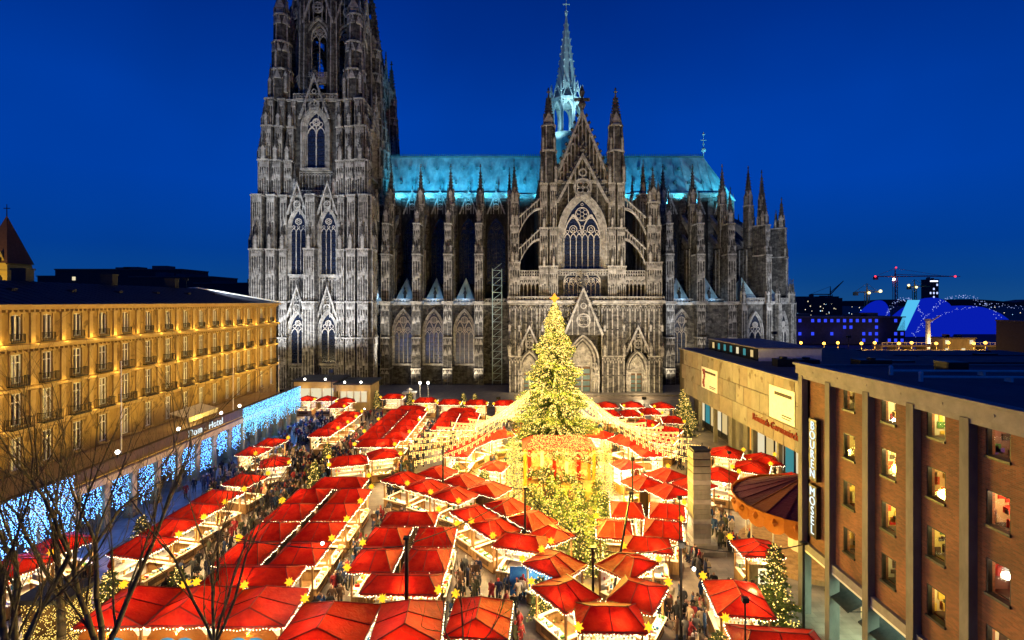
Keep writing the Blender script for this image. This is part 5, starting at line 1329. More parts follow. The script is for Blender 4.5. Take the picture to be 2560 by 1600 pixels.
for k in range(1,5):
    t = math.radians(-90+25.7*k); lamp('SPOT', (AX+36*math.cos(t),AY+36*math.sin(t),2), 44000, (.93,.97,1.0), cath, (AX+22*math.cos(t),AY+22*math.sin(t),34), math.radians(60), .9, .3)
lamp('POINT', (X0,Y0-4.5,3.5), 2600, (1.0,.74,.40), None, size=.3); lamp('POINT', (X0+12.7,Y0-4,3), 1900, (1.0,.74,.40), None, size=.3); lamp('POINT', (X0-12.4,Y0-4,3), 1900, (1.0,.74,.40), None, size=.3)

# ------------------------------------------------------------------ market stalls
EZ = 2.9
def hip(w, d, over, h, fb=False, gab=False):
    """hipped canopy: returns eight panel polygons and the seam lines"""
    a, b = w/2+over, d/2+over
    r = abs(w-d)/2+.23*min(w,d)
    if fb: r = .25*d
    if w >= d and not fb: R0, R1 = (-r,0,EZ+h), (r,0,EZ+h)
    else: R0, R1 = (0,-r,EZ+h), (0,r,EZ+h)
    if gab: R0, R1 = (0,-b+.16,EZ+h), (0,b-1.45,EZ+h)
    c = [(-a,-b,EZ),(a,-b,EZ),(a,b,EZ),(-a,b,EZ)]
    mid = lambda p,q: tuple((p[i]+q[i])/2 for i in range(3))
    top = mid(R0,R1); P = []; S = []
    if w >= d and not fb:
        f, k = mid(c[0],c[1]), mid(c[2],c[3]); l, rr = mid(c[3],c[0]), mid(c[1],c[2])
        P = [[c[0],f,top,R0],[f,c[1],R1,top],[c[2],k,top,R1],[k,c[3],R0,top],[c[3],l,R0],[l,c[0],R0],[c[1],rr,R1],[rr,c[2],R1]]
        S = [(c[0],R0),(c[3],R0),(c[1],R1),(c[2],R1),(R0,R1),(f,top),(k,top)]
    else:
        l, rr = mid(c[3],c[0]), mid(c[1],c[2]); f, k = mid(c[0],c[1]), mid(c[2],c[3])
        P = [[c[3],l,top,R1],[l,c[0],R0,top],[c[1],rr,top,R0],[rr,c[2],R1,top],[c[0],f,R0],[f,c[1],R0],[c[2],k,R1],[k,c[3],R1]]
        S = [(c[0],R0),(c[1],R0),(c[3],R1),(c[2],R1),(R0,R1),(l,top),(rr,top)]
    return P, S, c
def sag(poly, s):
    """a cloth panel subdivided so that it hangs a little between its seams"""
    V = [Vector(p) for p in poly]; c = sum(V,Vector())/len(V); n = (V[1]-V[0]).cross(V[2]-V[0]).normalized()
    m_ = [(V[i]+V[(i+1)%len(V)])/2 for i in range(len(V))]
    c2 = c-n*s
    vs = []; fs = []; k = len(V)
    for i in range(k): vs.append(V[i][:])
    for i in range(k): q = m_[i]-n*(s*.35 if V[i].z != V[(i+1)%k].z else s*.15); vs.append(q[:])
    vs.append(c2[:])
    for i in range(k): fs.append((i,k+i,2*k,k+(i-1)%k))
    return vs, fs
def stall_meshes(w, d, style):
    h = (.245*min(w,d) if style != 'front' else 1.0)
    P,S,c = hip(w,d,.2,h,w-d < 1.0 or style=='front',style=='front')
    panels = []
    for q in P:
        m_ = MB(); m_.add(*sag(q,.05)); panels.append(m_.mesh('roof_panel', M['red'], smooth=True))
    sm = MB()
    for p,q in S: sm.tube(p,q,.038,None,5)
    sm.ball(*S[4][0],.07,6,4); sm.ball(*S[4][1],.07,6,4)
    va = MB(); bl = MB(); rr = random.Random(int(w*100+d))
    for i in range(4):
        p = Vector(c[i]); q = Vector(c[(i+1)%4]); L = (q-p).length; u = (q-p)/L; n = max(4,int(L/.32)); nrm = Vector((u.y,-u.x,0))
        A = []; 
        for k in range(n*2+1): A.append((p+u*(L*k/(2*n)), .07 if k%2==0 else .15))
        for (a,za),(b,zb) in zip(A,A[1:]): va.add([a[:],b[:],(b.x,b.y,EZ-zb),(a.x,a.y,EZ-za)],[(0,1,2,3)])
        sm.tube(p,q,.035,None,4)
        k = 0.0
        while k < L:
            o = p+u*k+nrm*.06; bl.octa(o.x,o.y,EZ-.06-.10*abs(math.sin(k*3.1))-rr.uniform(0,.05),.034); k += .185
    a,b = w/2,d/2
    po = MB().box(-.06,.06,-.06,.06,0,EZ-.02)
    ct = MB(); ct.box(-a+.06,a-.06,-b-.22,-b+.38,.98,1.05)
    fw = MB(); n = int(w/.22)
    for k in range(n): x = -a+.08+(2*a-.16)*k/n; fw.box(x+.008,x+(2*a-.16)/n-.008,-b+.0,-b+.05+.012*(k%2),.05,.97)
    fw.i = 1; fw.box(-a+.05,a-.05,-b-.02,-b+.08,.0,.1); fw.box(-a*.55,a*.55,-b-.05,-b-.001,.35,.72)
    bk = MB(); n = int(w/.22)
    for k in range(n): x = -a+.05+(2*a-.1)*k/n; bk.box(x+.006,x+(2*a-.1)/n-.006,b-.06,b-.01-.012*(k%2),.05,EZ-.12)
    lin = MB(); lin.box(-a+.06,a-.06,b-.075,b-.062,.05,EZ-.12)
    sd = {}
    for s in (-1,1):
        m_ = MB(); n = int(d/.22)
        for k in range(n): y = -b+.06+(2*b-.12)*k/n; m_.box(min(s*a,s*a-s*.05),max(s*a,s*a-s*.05)+.010*(k%2),y+.006,y+(2*b-.12)/n-.006,.05,1.0)
        m_.i = 1; m_.box(min(s*a-s*.02,s*a-s*.3),max(s*a-s*.02,s*a-s*.3),-b+.1,b-.1,1.0,1.04); 
        sd[s] = m_
    shf = MB(); 
    for z in (.95,1.4,1.85): shf.box(-a+.15,a-.15,b-.42,b-.08,z,z+.03)
    gd = MB(); 
    for k in range(int(46*w/3.4)):
        gd.i = rr.choice((0,0,0,0,1,2,3,4,4,5)); x = rr.uniform(-a+.2,a-.3); s = rr.uniform(.05,.14)
        if k%2: z = rr.choice((.985,1.435,1.885)); gd.box(x,x+s,b-.36,b-.36+s,z,z+rr.uniform(.12,.34))
        elif k%4 == 0: gd.frus(x,-b+rr.uniform(-.1,.28),1.052,s*.7,1.06+rr.uniform(.08,.22),s*.45,6)
        else: gd.box(x,x+s*1.2,-b-.1,-b+.25,1.055,1.055+rr.uniform(.05,.2))
    for k in range(int(w*4)):
        gd.i = rr.choice((0,2,3,5)); x = -a+.15+(w-.3)*k/(w*4); gd.octa(x,-b+.05,EZ-.42-rr.uniform(0,.14),.06,.09)
    sg = MB(); sg.box(-a+.1,a-.1,-b-.02,-b+.03,EZ-.18,EZ-.05)
    lp = MB(); lp.tube((-a*.55,0,EZ-.30),(a*.55,0,EZ-.30),.04,None,6)
    fl_ = MB().box(-a,a,-b,b,0,.045)
    rf_ = MB()
    return dict(panels=panels, seam=sm.mesh('seam_trim',M['red_trim']), val=va.mesh('valance',M['red']), str=bl.mesh('light_string',M['bulb']),
        post=po.mesh('post',M['timber']), counter=ct.mesh('counter',M['cream']), front=fw.mesh('front_planks',M['timber'],M['timber_dark']),
        back=bk.mesh('back_planks',M['timber_dark']), lining=lin.mesh('back_lining',M['white_paint']), sl=sd[-1].mesh('side_planks',M['timber'],M['cream']), sr=sd[1].mesh('side_planks',M['timber'],M['cream']),
        shelf=shf.mesh('shelf',M['white_paint']), goods=gd.mesh('goods',*GOODS), sign=sg.mesh('sign_board',M['timber']), lamp=lp.mesh('tube_lamp',M['lamp_glow']), floor=fl_.mesh('floor_board',M['timber']), h=h)
GOODS = [M['white_paint'], stuffc[0], stuffc[1], stuffc[2], pbr('goods_gold',[(.5,.3,.06),(.65,.45,.12)],3,bump=0), M['blue_board']]
star_m = MB()
def star_mesh():
    m_ = MB(); m_.ball(0,0,0,.17,8,6)
    D = [Vector(v).normalized() for v in [(1,0,0),(-1,0,0),(0,1,0),(0,-1,0),(0,0,1),(0,0,-1)]+[(x,y,z) for x in (-1,1) for y in (-1,1) for z in (-1,1)]]
    for d_ in D: m_.tube(d_*.12,d_*.32,.09,.004,4)
    return m_.mesh('glowing_star',M['star'])
STAR = star_mesh(); SPOLE = MB().tube((0,0,-.75),(0,0,-.15),.025,None,5).mesh('pole',M['dark_metal'])
def star(x, y, z, label):
    t = thing('star_lantern', label, 'star lantern', (x,y,z), rnd.uniform(0,1.5), 'star lanterns on the stall roofs'); ob('glowing_star', STAR, t); ob('pole', SPOLE, t)
STALLS = []
def stall(x, y, rz, w, d, where, color='red', energy=125, lamp_col=(1.0,.69,.30), stars=(0,), style='', far=False, z=0.0):
    R = math.radians(rz); w = round(w*.885,2); d = round(d*.90,2)
    k = stall_meshes_c(w,d,style)
    t = thing('market_stall', color+'-roofed market stall '+where, 'market stall', (x,y,z), R+rnd.uniform(-.03,.03), 'red-roofed market stalls')
    for p in k['panels']: ob('roof_panel', p, t)
    ob('seam_trim', k['seam'], t); ob('valance', k['val'], t); ob('light_string', k['str'], t, kind='stuff')
    for sx in (-1,1):
        for sy in (-1,1): ob('post', k['post'], t, (sx*(w/2-.07),sy*(d/2-.07),0))
    for n,q in (('counter','counter'),('front_planks','front'),('back_planks','back'),('back_lining','lining'),('side_planks','sl'),('side_planks','sr'),('shelf','shelf'),('sign_board','sign'),('tube_lamp','lamp'),('floor_board','floor')): ob(n, k[q], t)
    ob('goods', k['goods'], t, kind='stuff')
    lamp('POINT', (w*rnd.uniform(-.15,.25),-d*.30,EZ-.26), energy*rnd.uniform(.45,1.10), lamp_col, t, size=.10)
    lamp('POINT', (-w*rnd.uniform(-.1,.25),.0,EZ-.95), energy*rnd.uniform(.08,.24), lamp_col, t, size=.12)
    l_ = lamp('SPOT', (0,-d*.10,EZ-.16), energy*7.5, lamp_col, t, size=.12, spot=math.radians(158), blend=.5); l_.rotation_euler = (math.radians(-8),0,0)
    l_ = lamp('SPOT', (0,-d/2-.12,EZ-.40), energy*2.0, lamp_col, t, size=.08, spot=math.radians(150), blend=.6); l_.rotation_euler = (math.radians(-32),0,0)
    STALLS.append((x,y,R,w,d))
    for s in stars:
        sx, sy = ((-1,-1),(1,-1),(1,1),(-1,1))[s]
        v = Matrix.Rotation(R,4,'Z') @ Vector((sx*(w/2+.2),sy*(d/2+.2),EZ+.30))
        star(x+v.x,y+v.y,v.z+z,('%s star of stall ' % ('front left','front right','rear right','rear left')[s])+where)
def stall_meshes_c(w,d,style): return cached(('st',w,d,style), lambda: stall_meshes(w,d,style))
O = ['nearest','second','third','fourth','fifth','sixth','seventh','eighth','ninth','tenth']
# long left island: two columns back to back, end stalls across
for k,y in enumerate((38.5,42.1,46.0,49.7)):
    stall(-19.7,y,-90,3.5,3.2,'%s in the left column of the long left island' % O[k], stars=(0,) if k%2==0 else (1,))
    stall(-15.75,y,90,3.5,3.2,'%s in the right column of the long left island' % O[k], stars=(1,))
stall(-17.7,35.3,0,6.4,2.6,'across the near end of the long left island', stars=(0,1))
stall(-17.8,53.3,180,5.2,2.8,'across the far end of the long left island', stars=(0,))
# centre-left island
for k,y in enumerate((37.5,41.2)):
    stall(-9.95,y,-90,3.4,3.0,'%s on the left side of the left centre island' % O[k], stars=(1,))
    stall(-6.25,y,90,3.4,3.0,'%s on the right side of the left centre island' % O[k], stars=(1,) if k else ())
stall(-7.3,34.3,0,5.2,2.4,'across the near end of the left centre island', stars=(1,))
stall(-8.9,44.6,180,4.6,2.6,'across the far end of the left centre island', stars=(0,))
# front row
for k,(x,w) in enumerate(((-23.3,4.0),(-19.35,3.8),(-15.3,4.2),(-10.6,4.9),(-6.1,3.9),(-2.0,3.6))):
    stall(x,(31.7,31.8,31.7,29.95,30.2,30.6)[k],(0,0,2,-2,3,-4)[k],w,(3.9,3.9,3.9,4.1,3.9,3.7)[k],'in the front row, %s from the left' % O[k].replace('nearest','first'), energy=185, stars=(3,) if k%2 else (2,3) if k==0 else (3,), style='front')
# island left of the stage
for k,(x,y,r) in enumerate(((-11.6,54.6,-28),(-8.7,52.2,-32),(-5.7,50.0,-34))):
    stall(x,y,r,3.5,2.9,'%s of the row facing us left of the stage' % ('left one','middle one','right one')[k], stars=(1,))
for k,(x,y,r) in enumerate(((-8.3,56.6,150),(-5.2,54.0,146),(-2.4,51.6,146))): stall(x,y,r,3.4,2.8,'%s of the row behind, left of the stage' % ('left one','middle one','right one')[k], stars=())
for k,(x,y) in enumerate(((-3.5,45.6),(-1.6,42.9))): stall(x,y,-52,3.4,2.7,'%s on the outer side of the slanted left island' % ('far one','near one')[k], stars=(1,))
for k,(x,y) in enumerate(((-.6,47.3),(1.6,44.3))): stall(x,y,128,3.3,2.7,'%s on the stage side of the slanted left island' % ('far one','near one')[k], stars=())
stall(.6,40.3,-18,3.9,2.5,'at the near tip of the slanted left island', energy=190, stars=(1,))
stall(3.1,41.6,38,2.6,2.4,'at the stage corner of the slanted left island', stars=(0,))
# island right of the stage
for k,(x,y) in enumerate(((8.2,42.6),(10.1,46.6))): stall(x,y,-98,3.4,2.7,'%s on the stage side of the right island' % ('near one','far one')[k], stars=(0,) if k==0 else ())
for k,(x,y) in enumerate(((12.2,42.6),(13.6,46.2))): stall(x,y,74,3.4,2.9,'%s on the pillar side of the right island' % ('near one','far one')[k], stars=(1,))
stall(10.2,39.9,-10,3.6,2.4,'across the near end of the right island', energy=170, stars=(0,))
for k,(x,y,r) in enumerate(((13.2,53.4,205),(16.4,55.8,210),(15.2,51.0,25),(18.4,53.0,25))): stall(x,y,r,3.4,2.8,('back left','back right','front left','front right')[k]+' of the block behind the stone pillar', stars=(0,) if k%2 else ())
# V shaped island in the foreground
stall(2.9,36.9,-42,3.6,2.8,'on the far left arm of the near V-shaped island', stars=(0,))
stall(8.0,36.9,42,3.6,2.8,'on the far right arm of the near V-shaped island', stars=(1,))
stall(3.3,33.3,-58,3.5,2.8,'on the near left arm of the V-shaped island', energy=170, stars=(0,))
stall(7.9,33.2,58,3.5,2.8,'on the near right arm of the V-shaped island', stars=(1,))
stall(5.6,30.7,0,4.0,2.8,'at the near point of the V-shaped island', stars=(0,1))
# right edge
stall(18.3,39.2,0,2.9,2.4,'beside the carousel over a small kiosk', stars=(3,))
stall(14.0,32.6,-8,3.3,3.8,'before the brick building, behind the nearest right one', stars=(3,))
stall(14.4,28.2,-8,5.0,3.0,'nearest at the right foot of the brick building', stars=(3,))
for k,(x,y,r) in enumerate(((26.0,63.8,60),(29.2,61.0,80),(26.6,58.2,60),(21.9,55.6,60),(29.0,53.8,80))): stall(x,y,r-90,3.6,3.2,'%s in the cluster under the museum lettering' % ('farthest','right hand','middle','left hand','nearest')[k], stars=(0,2))
# far islands
for k,y in enumerate((71.5,75.2,79.0,82.8,86.6)):
    stall(-19.6,y,-90,3.5,3.0,'%s in the left column of the far left island' % O[k], stars=(1,) if k%2 else ())
    stall(-16.3,y,90,3.5,3.0,'%s in the right column of the far left island' % O[k], stars=(1,) if k%2==0 else ())
stall(-17.9,68.2,0,5.4,2.7,'across the near end of the far left island', energy=190, stars=(0,1))
stall(-17.9,90.0,180,5.0,2.7,'across the far end of the far left island', stars=(0,))
for k,y in enumerate((77.5,81.2,84.9)):
    stall(-10.6,y,-90,3.5,3.0,'%s in the left column of the far middle island' % O[k], stars=())
    stall(-7.3,y,90,3.5,3.0,'%s in the right column of the far middle island' % O[k], stars=(0,) if k==1 else ())
stall(-8.9,88.3,180,5.0,2.6,'across the far end of the far middle island', stars=(0,))
for k,(x,y) in enumerate(((-27.0,73.6),(-26.8,77.4),(-26.7,81.2),(-26.9,85))): stall(x,y,90,3.5,2.9,'%s in the single column by the arcade end' % O[k], stars=(1,))
stall(-19.3,60.6,20,4.4,3.0,'alone behind the long left island, nearer of two', stars=(0,3))
stall(-15.9,63.2,25,3.6,2.8,'alone behind the long left island, farther of two', stars=(1,))
for k,(x,y) in enumerate(((-39.6,99),(-35.7,99),(-31.5,97.2),(-31.2,92.8))): stall(x,y,(0,0,20,90)[k],3.4,2.8,'%s of the group before the beige pavilions' % ('leftmost','second','third','fourth')[k], stars=(0,))
for k,x in enumerate((-23.5,-16.5,-11.8,-6.9,-1.6)): stall(x,(101.2,97.4,95.6,95.2,94.8)[k],0,4.2,3.0,'%s in the row at the foot of the cathedral terrace' % ('first','second','third','fourth','fifth')[k], stars=(0,1))
for k,(x,y,r) in enumerate(((16.6,93,0),(21.2,93.2,0),(15.9,86.2,-90),(19.2,86.2,90),(22.9,87.6,90),(20.1,79.3,60),(22.2,74.6,60),(20.3,70.2,60),(24.8,81.5,80),(26.4,92.5,0))): stall(x,y,r,3.7,3.0,'%s in the group right of the great fir' % O[k], stars=(0,))
for k,y in enumerate((39.6,42.9,46.2,49.5)): stall(-28.2,y,78,3.3,2.9,'%s in the column along the hotel arcade' % O[k], stars=(1,))
stall(-34.6,40.0,70,3.2,2.8,'by the blue light curtain behind the bare trees, farther', stars=(0,))
stall(-34.9,36.6,70,3.2,2.8,'by the blue light curtain behind the bare trees, nearer', stars=(0,))
stall(-28.0,54.2,78,3.2,2.8,'on the blue lit lane, first beyond the arcade column', stars=(1,))
stall(-32.3,64.5,82,3.2,2.6,'on the blue lit lane before the light curtain, nearer', stars=(0,))
stall(-32.0,68.6,82,3.2,2.6,'on the blue lit lane before the light curtain, farther', stars=(1,))
stall(-27.6,60.0,20,3.2,2.7,'at the arcade corner opposite the hotel sign', stars=(1,))
# ring of stalls under the light tent round the great fir
TCX, TCY = 4.9, 63.0
ringpos = [(a,11.8) for a in (172,150,128,104,80,56,32,8)]
for k,(a,rr) in enumerate(ringpos):
    t_ = math.radians(a); stall(TCX+rr*math.cos(t_),TCY+rr*math.sin(t_),a-90,4.2,3.0,'%s in the ring round the great fir, from the left' % O[k].replace('nearest','first'), energy=230, lamp_col=(1.0,.74,.34), stars=())
stall(-2.2,58.6,-20,2.6,2.4,'small kiosk left of the stage', energy=200, stars=()); stall(12.8,59.2,15,2.8,2.4,'small kiosk right of the stage', energy=260, lamp_col=(.95,.95,1.0), stars=())
# kiosk body and blue boards
t = thing('kiosk_box', 'brown ticket kiosk with lit menu board under the red roof by the carousel', 'kiosk', (18.3,38.2,0))
ob('wall', MB().box(-1.2,1.2,-.4,.0,.05,2.4).mesh('wall',M['timber']), t); ob('menu_board', MB().box(-.55,.55,-.44,-.401,1.0,2.1).mesh('menu_board',glow('menu_glow',(1.0,.85,.5),1.6)), t)
mb = MB()
for k in range(6): mb.box(-.45+.5*(k%2),-.1+.5*(k%2),-.46,-.441,1.1+.32*(k//2),1.3+.32*(k//2))
ob('menu_print', mb.mesh('menu_print',M['timber_dark']), t)
for k,(x,y,w,label) in enumerate(((1.3,37.9,3.2,'bright blue tarpaulin wall between the left islands'),(-7.3,32.6,3.8,'blue painted front board of the left centre end stall'))):
    ob('blue_tarpaulin', MB().box(-w/2,w/2,-.03,.03,.1 if k==0 else .25,2.2 if k==0 else .95).mesh('blue_tarpaulin',M['blue_board']), None, (x,y,0), label=label, cat='tarpaulin')
lamp('POINT', (1.2,36.6,2.0), 60, (.4,.7,1.0), None, size=.2)
# painted arched fronts of the front row stalls
for k,x in enumerate((-23.3,-19.35,-15.3)):
    t = thing('arched_front', 'painted arched front with blue night scene under the %s stall of the front row' % ('first','second','third')[k], 'painted board', (x,29.85,0))
    mb = MB(); mb.band(outline(1.25,.2,1.5,2.05),outline(1.75,.1,1.9,2.4),-.05,.03); ob('arch_frame', mb.mesh('arch_frame',M['orange_cloth']), t)
    mb = MB(); mb.add([(p,.02,q) for p,q in outline(1.3,.2,1.5,2.1)],[tuple(range(15))]); ob('painting', mb.mesh('painting',M['blue_board']), t)
    lamp('POINT', (0,-1.6,2.2), 240, (1.0,.8,.45), t, size=.15)

# ------------------------------------------------------------------ fir trees with fairy lights
def fir(x, y, h, r, seed, label, nb=None, dens=1.0, bsz=.045, gold=True, glowE=0, sparse=False, group='fir trees with fairy lights'):
    rr = random.Random(seed); t = thing('fir_tree', label, 'fir tree', (x,y,0), 0, group)
    mb = MB(); mb.tube((0,0,0),(0,0,h*.93),.035*h*.35+.05,.02,7); ob('trunk', mb.mesh('trunk',M['bark']), t)
    f = MB(); bl = MB(); n = int(h*16*dens); BR = []
    for k in range(n):
        u = (k+rr.random())/n; z = h*(.06+.92*u); L = r*(1-u)**.82*rr.uniform(.72,1.12)+.12
        a = k*2.39996+rr.uniform(-.4,.4); L *= .86+.22*math.sin(z*5.2/max(1,h*.12)+a*2); dx,dy = math.cos(a),math.sin(a); dr = -.16*L
        BR.append((z,L,a)); tip = Vector((dx*L,dy*L,z+dr)); base = Vector((0,0,z))
        nn = max(3,int(L/.22))
        for j in range(nn):
            q = (j+.6)/nn; p = base.lerp(tip,q); p.z += -.10*L*math.sin(q*PI)*.3; s = (.26+.22*L*(1-q)*.5)*rr.uniform(.8,1.3)
            for sd in (-1,1):
                side = Vector((-dy*sd,dx*sd,0)); e = p+side*s+Vector((dx*s*.55,dy*s*.55,-.18*s)); w = s*.24
                f.add([p[:],(e+Vector((dx*w,dy*w,.04)))[:],(e-Vector((dx*w,dy*w,.06)))[:]],[(0,1,2)])
            up = p+Vector((dx*.1,dy*.1,.2*s+.1)); f.add([(p-Vector((-dy,dx,0))*s*.3)[:],(p+Vector((-dy,dx,0))*s*.3)[:],(p+Vector((dx*s*.7,dy*s*.7,.12)))[:],up[:]],[(0,1,2),(0,1,3)])
    ob('foliage', f.mesh('foliage',M['pine']), t)
    nb = nb or int(h*r*44)
    for k in range(nb):
        z,L,a = BR[int(rr.random()**1.25*len(BR))]; q = rr.uniform(.42,1.04)
        bl.i = 1 if rr.random() < .25 else 0; bl.octa(L*q*math.cos(a)+rr.uniform(-.14,.14),L*q*math.sin(a)+rr.uniform(-.14,.14),z-.16*L*q+rr.uniform(-.1,.2),bsz*rr.uniform(.7,1.4))
    ob('fairy_lights', bl.mesh('fairy_lights',M['gold_bulb'] if gold else M['bulb'],M['drop_bulb']), t, kind='stuff')
    return t
bt = fir(TCX,TCY,21.6,6.7,1,'giant christmas fir covered in golden lights at the market centre',nb=17000,dens=4.2,bsz=.060,group='great fir')
for z,r_,n_,e in ((5.5,7.6,6,1500),(8.5,6.4,7,3000),(12,5.2,6,2600),(16,3.6,5,1200),(19.5,2.1,4,500)):
    for k in range(n_): a = 2*PI*(k+.3)/n_+z; lamp('POINT', (r_*math.cos(a),r_*math.sin(a),z), e*1.15, (1.0,.66,.12), bt, size=.4)
ob('tree_star', MB().octa(0,0,21.9,.4,.65).octa(0,0,21.9,.62,.3).mesh('tree_star',glow('tree_star_glow',(1.0,.36,.03),2.0)), bt)
small = [(14.6,35.2,2.6,1.2,'behind the near right stall'),(17.2,34.3,5.6,1.75,'tall one beside the brick building corner'),(-22.4,58.2,3.6,1.6,'broad one by the blue lit arcade end'),(1.8,35.2,2.8,1.1,'between the left islands and the V-shaped island'),
  (29.2,88.0,5.2,2.6,'at the far end of the museum'),(27.6,83.5,4.0,2.2,'before the far museum windows'),(30.2,92.5,6.0,2.4,'behind the museum corner'),(-20.8,104.0,3.4,1.1,'right of the terrace kiosk'),(-27.6,104.6,3.6,1.1,'left of the terrace kiosk'),(-9.8,100.5,3.8,1.2,'left of the pair beside the great fir'),(-7.6,101,3.6,1.2,'right of the pair beside the great fir'),
  (11.9,30.2,2.3,1.0,'at the corner of the nearest right stall'),(-24.0,37.0,2.6,1.1,'left of the long left island'),(-29.8,51.0,3.2,1.3,'at the arcade behind the stalls'),(-32.2,45.0,3.0,1.3,'under the arcade edge'),(-23.9,66.5,3.4,1.2,'slim one by the arcade end'),(-3.3,56.6,3.2,1.5,'beside the left kiosk'),(-6.6,59.4,3.0,1.4,'behind the left stall row'),(20.5,59.4,3.0,1.5,'behind the stone pillar'),(-26.9,34.6,3.6,1.7,'under the big bare tree'),(-20.2,56.6,2.4,.9,'at the far end of the long left island')]
for k,(x,y,h,r_,s) in enumerate(small): fir(x,y,h,r_,20+k,'fir tree with fairy lights '+s); 
for x,y,z,e in ((15.4,33.4,3.0,520),(29,84,3,220),(-22,56,2.5,60)): lamp('POINT', (x,y,z), e, (1.0,.78,.3), None, size=.3)
# grove of lit firs in front of the stage (narrows towards us)
g_ = random.Random(9); k = 0
for row,(y,x0,x1,n) in enumerate(((54.6,1.9,8.6,4),(52.2,2.6,9.0,4),(49.8,3.4,8.4,3),(47.4,4.2,7.8,3),(45.0,4.9,7.2,2),(42.8,5.6,7.0,2),(40.4,6.2,6.2,1))):
    for j in range(n):
        x = x0+(x1-x0)*(j/max(1,n-1)); fir(x+g_.uniform(-.2,.2),y+g_.uniform(-.3,.3),g_.uniform(2.4,3.2),g_.uniform(1.15,1.5),60+k,'lit fir before the stage, row %s from it, %s from the left' % (('one','two','three','four','five','six','seven')[row],('first','second','third','fourth')[j]),nb=150,bsz=.05); k += 1
for k in range(5): lamp('POINT', (4.2+.5*k,54.5-3.2*k,6.0), 5200, (1.0,.66,.07), None, size=.4)
# two bright light columns beside the stage
for s,x in ((0,.0),(1,9.9)):
    t = thing('light_column', ['glaring golden light tree left of the stage','glaring golden light tree right of the stage'][s], 'light tree', (x,56.6,0)); r = random.Random(70+s); bl = MB(); f = MB()
    f.tube((0,0,0),(0,0,6),.08,.04,6)
    for k in range(90):
        z = .4+5.6*k/90; a = k*2.4; L = 1.15*(1-.6*k/90); f.tube((0,0,z),(L*math.cos(a),L*math.sin(a),z+.25),.02,.01,3)
    for k in range(900):
        z = r.uniform(.2,6.3); L = 1.3*(1-.55*z/6.3)*r.uniform(.5,1); a = r.uniform(0,6.28); bl.octa(L*math.cos(a),L*math.sin(a),z,.05)
    ob('frame', f.mesh('frame',M['bark']), t); ob('fairy_lights', bl.mesh('fairy_lights',M['gold_bulb']), t, kind='stuff')
    for z in (1.6,5.6): lamp('POINT', (0,-1.5,z), 800 if z < 3 else 1700, (1.0,.68,.08), t, size=.4)
# stage
t = thing('stage', 'open wooden stage with orange roof, red backdrop and garlands under the great fir', 'stage', (4.9,57.4,0))
ob('platform', MB().box(-4.0,4.0,-1.6,2.4,0,1.1).mesh('platform',M['timber']), t)
for sx in (-1,1):
    for y in (-1.4,2.2): ob('post', MB().box(sx*3.7-.15,sx*3.7+.15,y-.15,y+.15,1.1,5.6).mesh('post',M['orange_cloth']), t)
ob('backdrop', MB().box(-3.6,3.6,2.3,2.4,1.1,5.5).mesh('backdrop',pbr('stage_backdrop',[(.42,.34,.26),(.55,.12,.06),(.62,.52,.40)],.9,rough=.8,bump=0,pos=[.35,.5,.62])), t)
for k in range(5): ob('curtain', MB().box(-3.3+1.4*k,-2.9+1.4*k,2.0,2.28,1.1,4.6).mesh('curtain',M['cream'] if k%2 else M['red']), t)
mb = MB(); mb.add([(-4.0,-1.9,5.6),(4.0,-1.9,5.6),(2.6,.6,6.6),(-2.6,.6,6.6),(4.0,2.8,5.6),(-4.0,2.8,5.6)],[(0,1,2,3),(1,4,2),(4,5,3,2),(5,0,3)]); ob('roof', mb.mesh('roof',M['red']), t)
mb = MB(); r = random.Random(4)
for k in range(420): x = r.uniform(-4.4,4.4); mb.octa(x,-2.1-r.random()*.15,5.5-r.uniform(0,.8)*abs(math.sin(x*1.7)),.05)
for k in range(160): mb.octa(r.uniform(-3.5,3.5),2.1,r.uniform(3.8,5.4),.045)
for k in range(900):
    x = r.uniform(-3.9,3.9); v = r.random(); mb.octa(x*(1-.32*v),-1.9+2.45*v-.03,5.66+1.0*v,.05)
ob('fairy_lights', mb.mesh('fairy_lights',M['gold_bulb']), t, kind='stuff')
for x in (-2.4,0,2.4): lamp('POINT', (x,-.6,5.0), 110, (1.0,.72,.34), t, size=.25)
for x in (-3,0,3): lamp('POINT', (x,-3.4,6.2), 60, (1.0,.62,.16), t, size=.25)
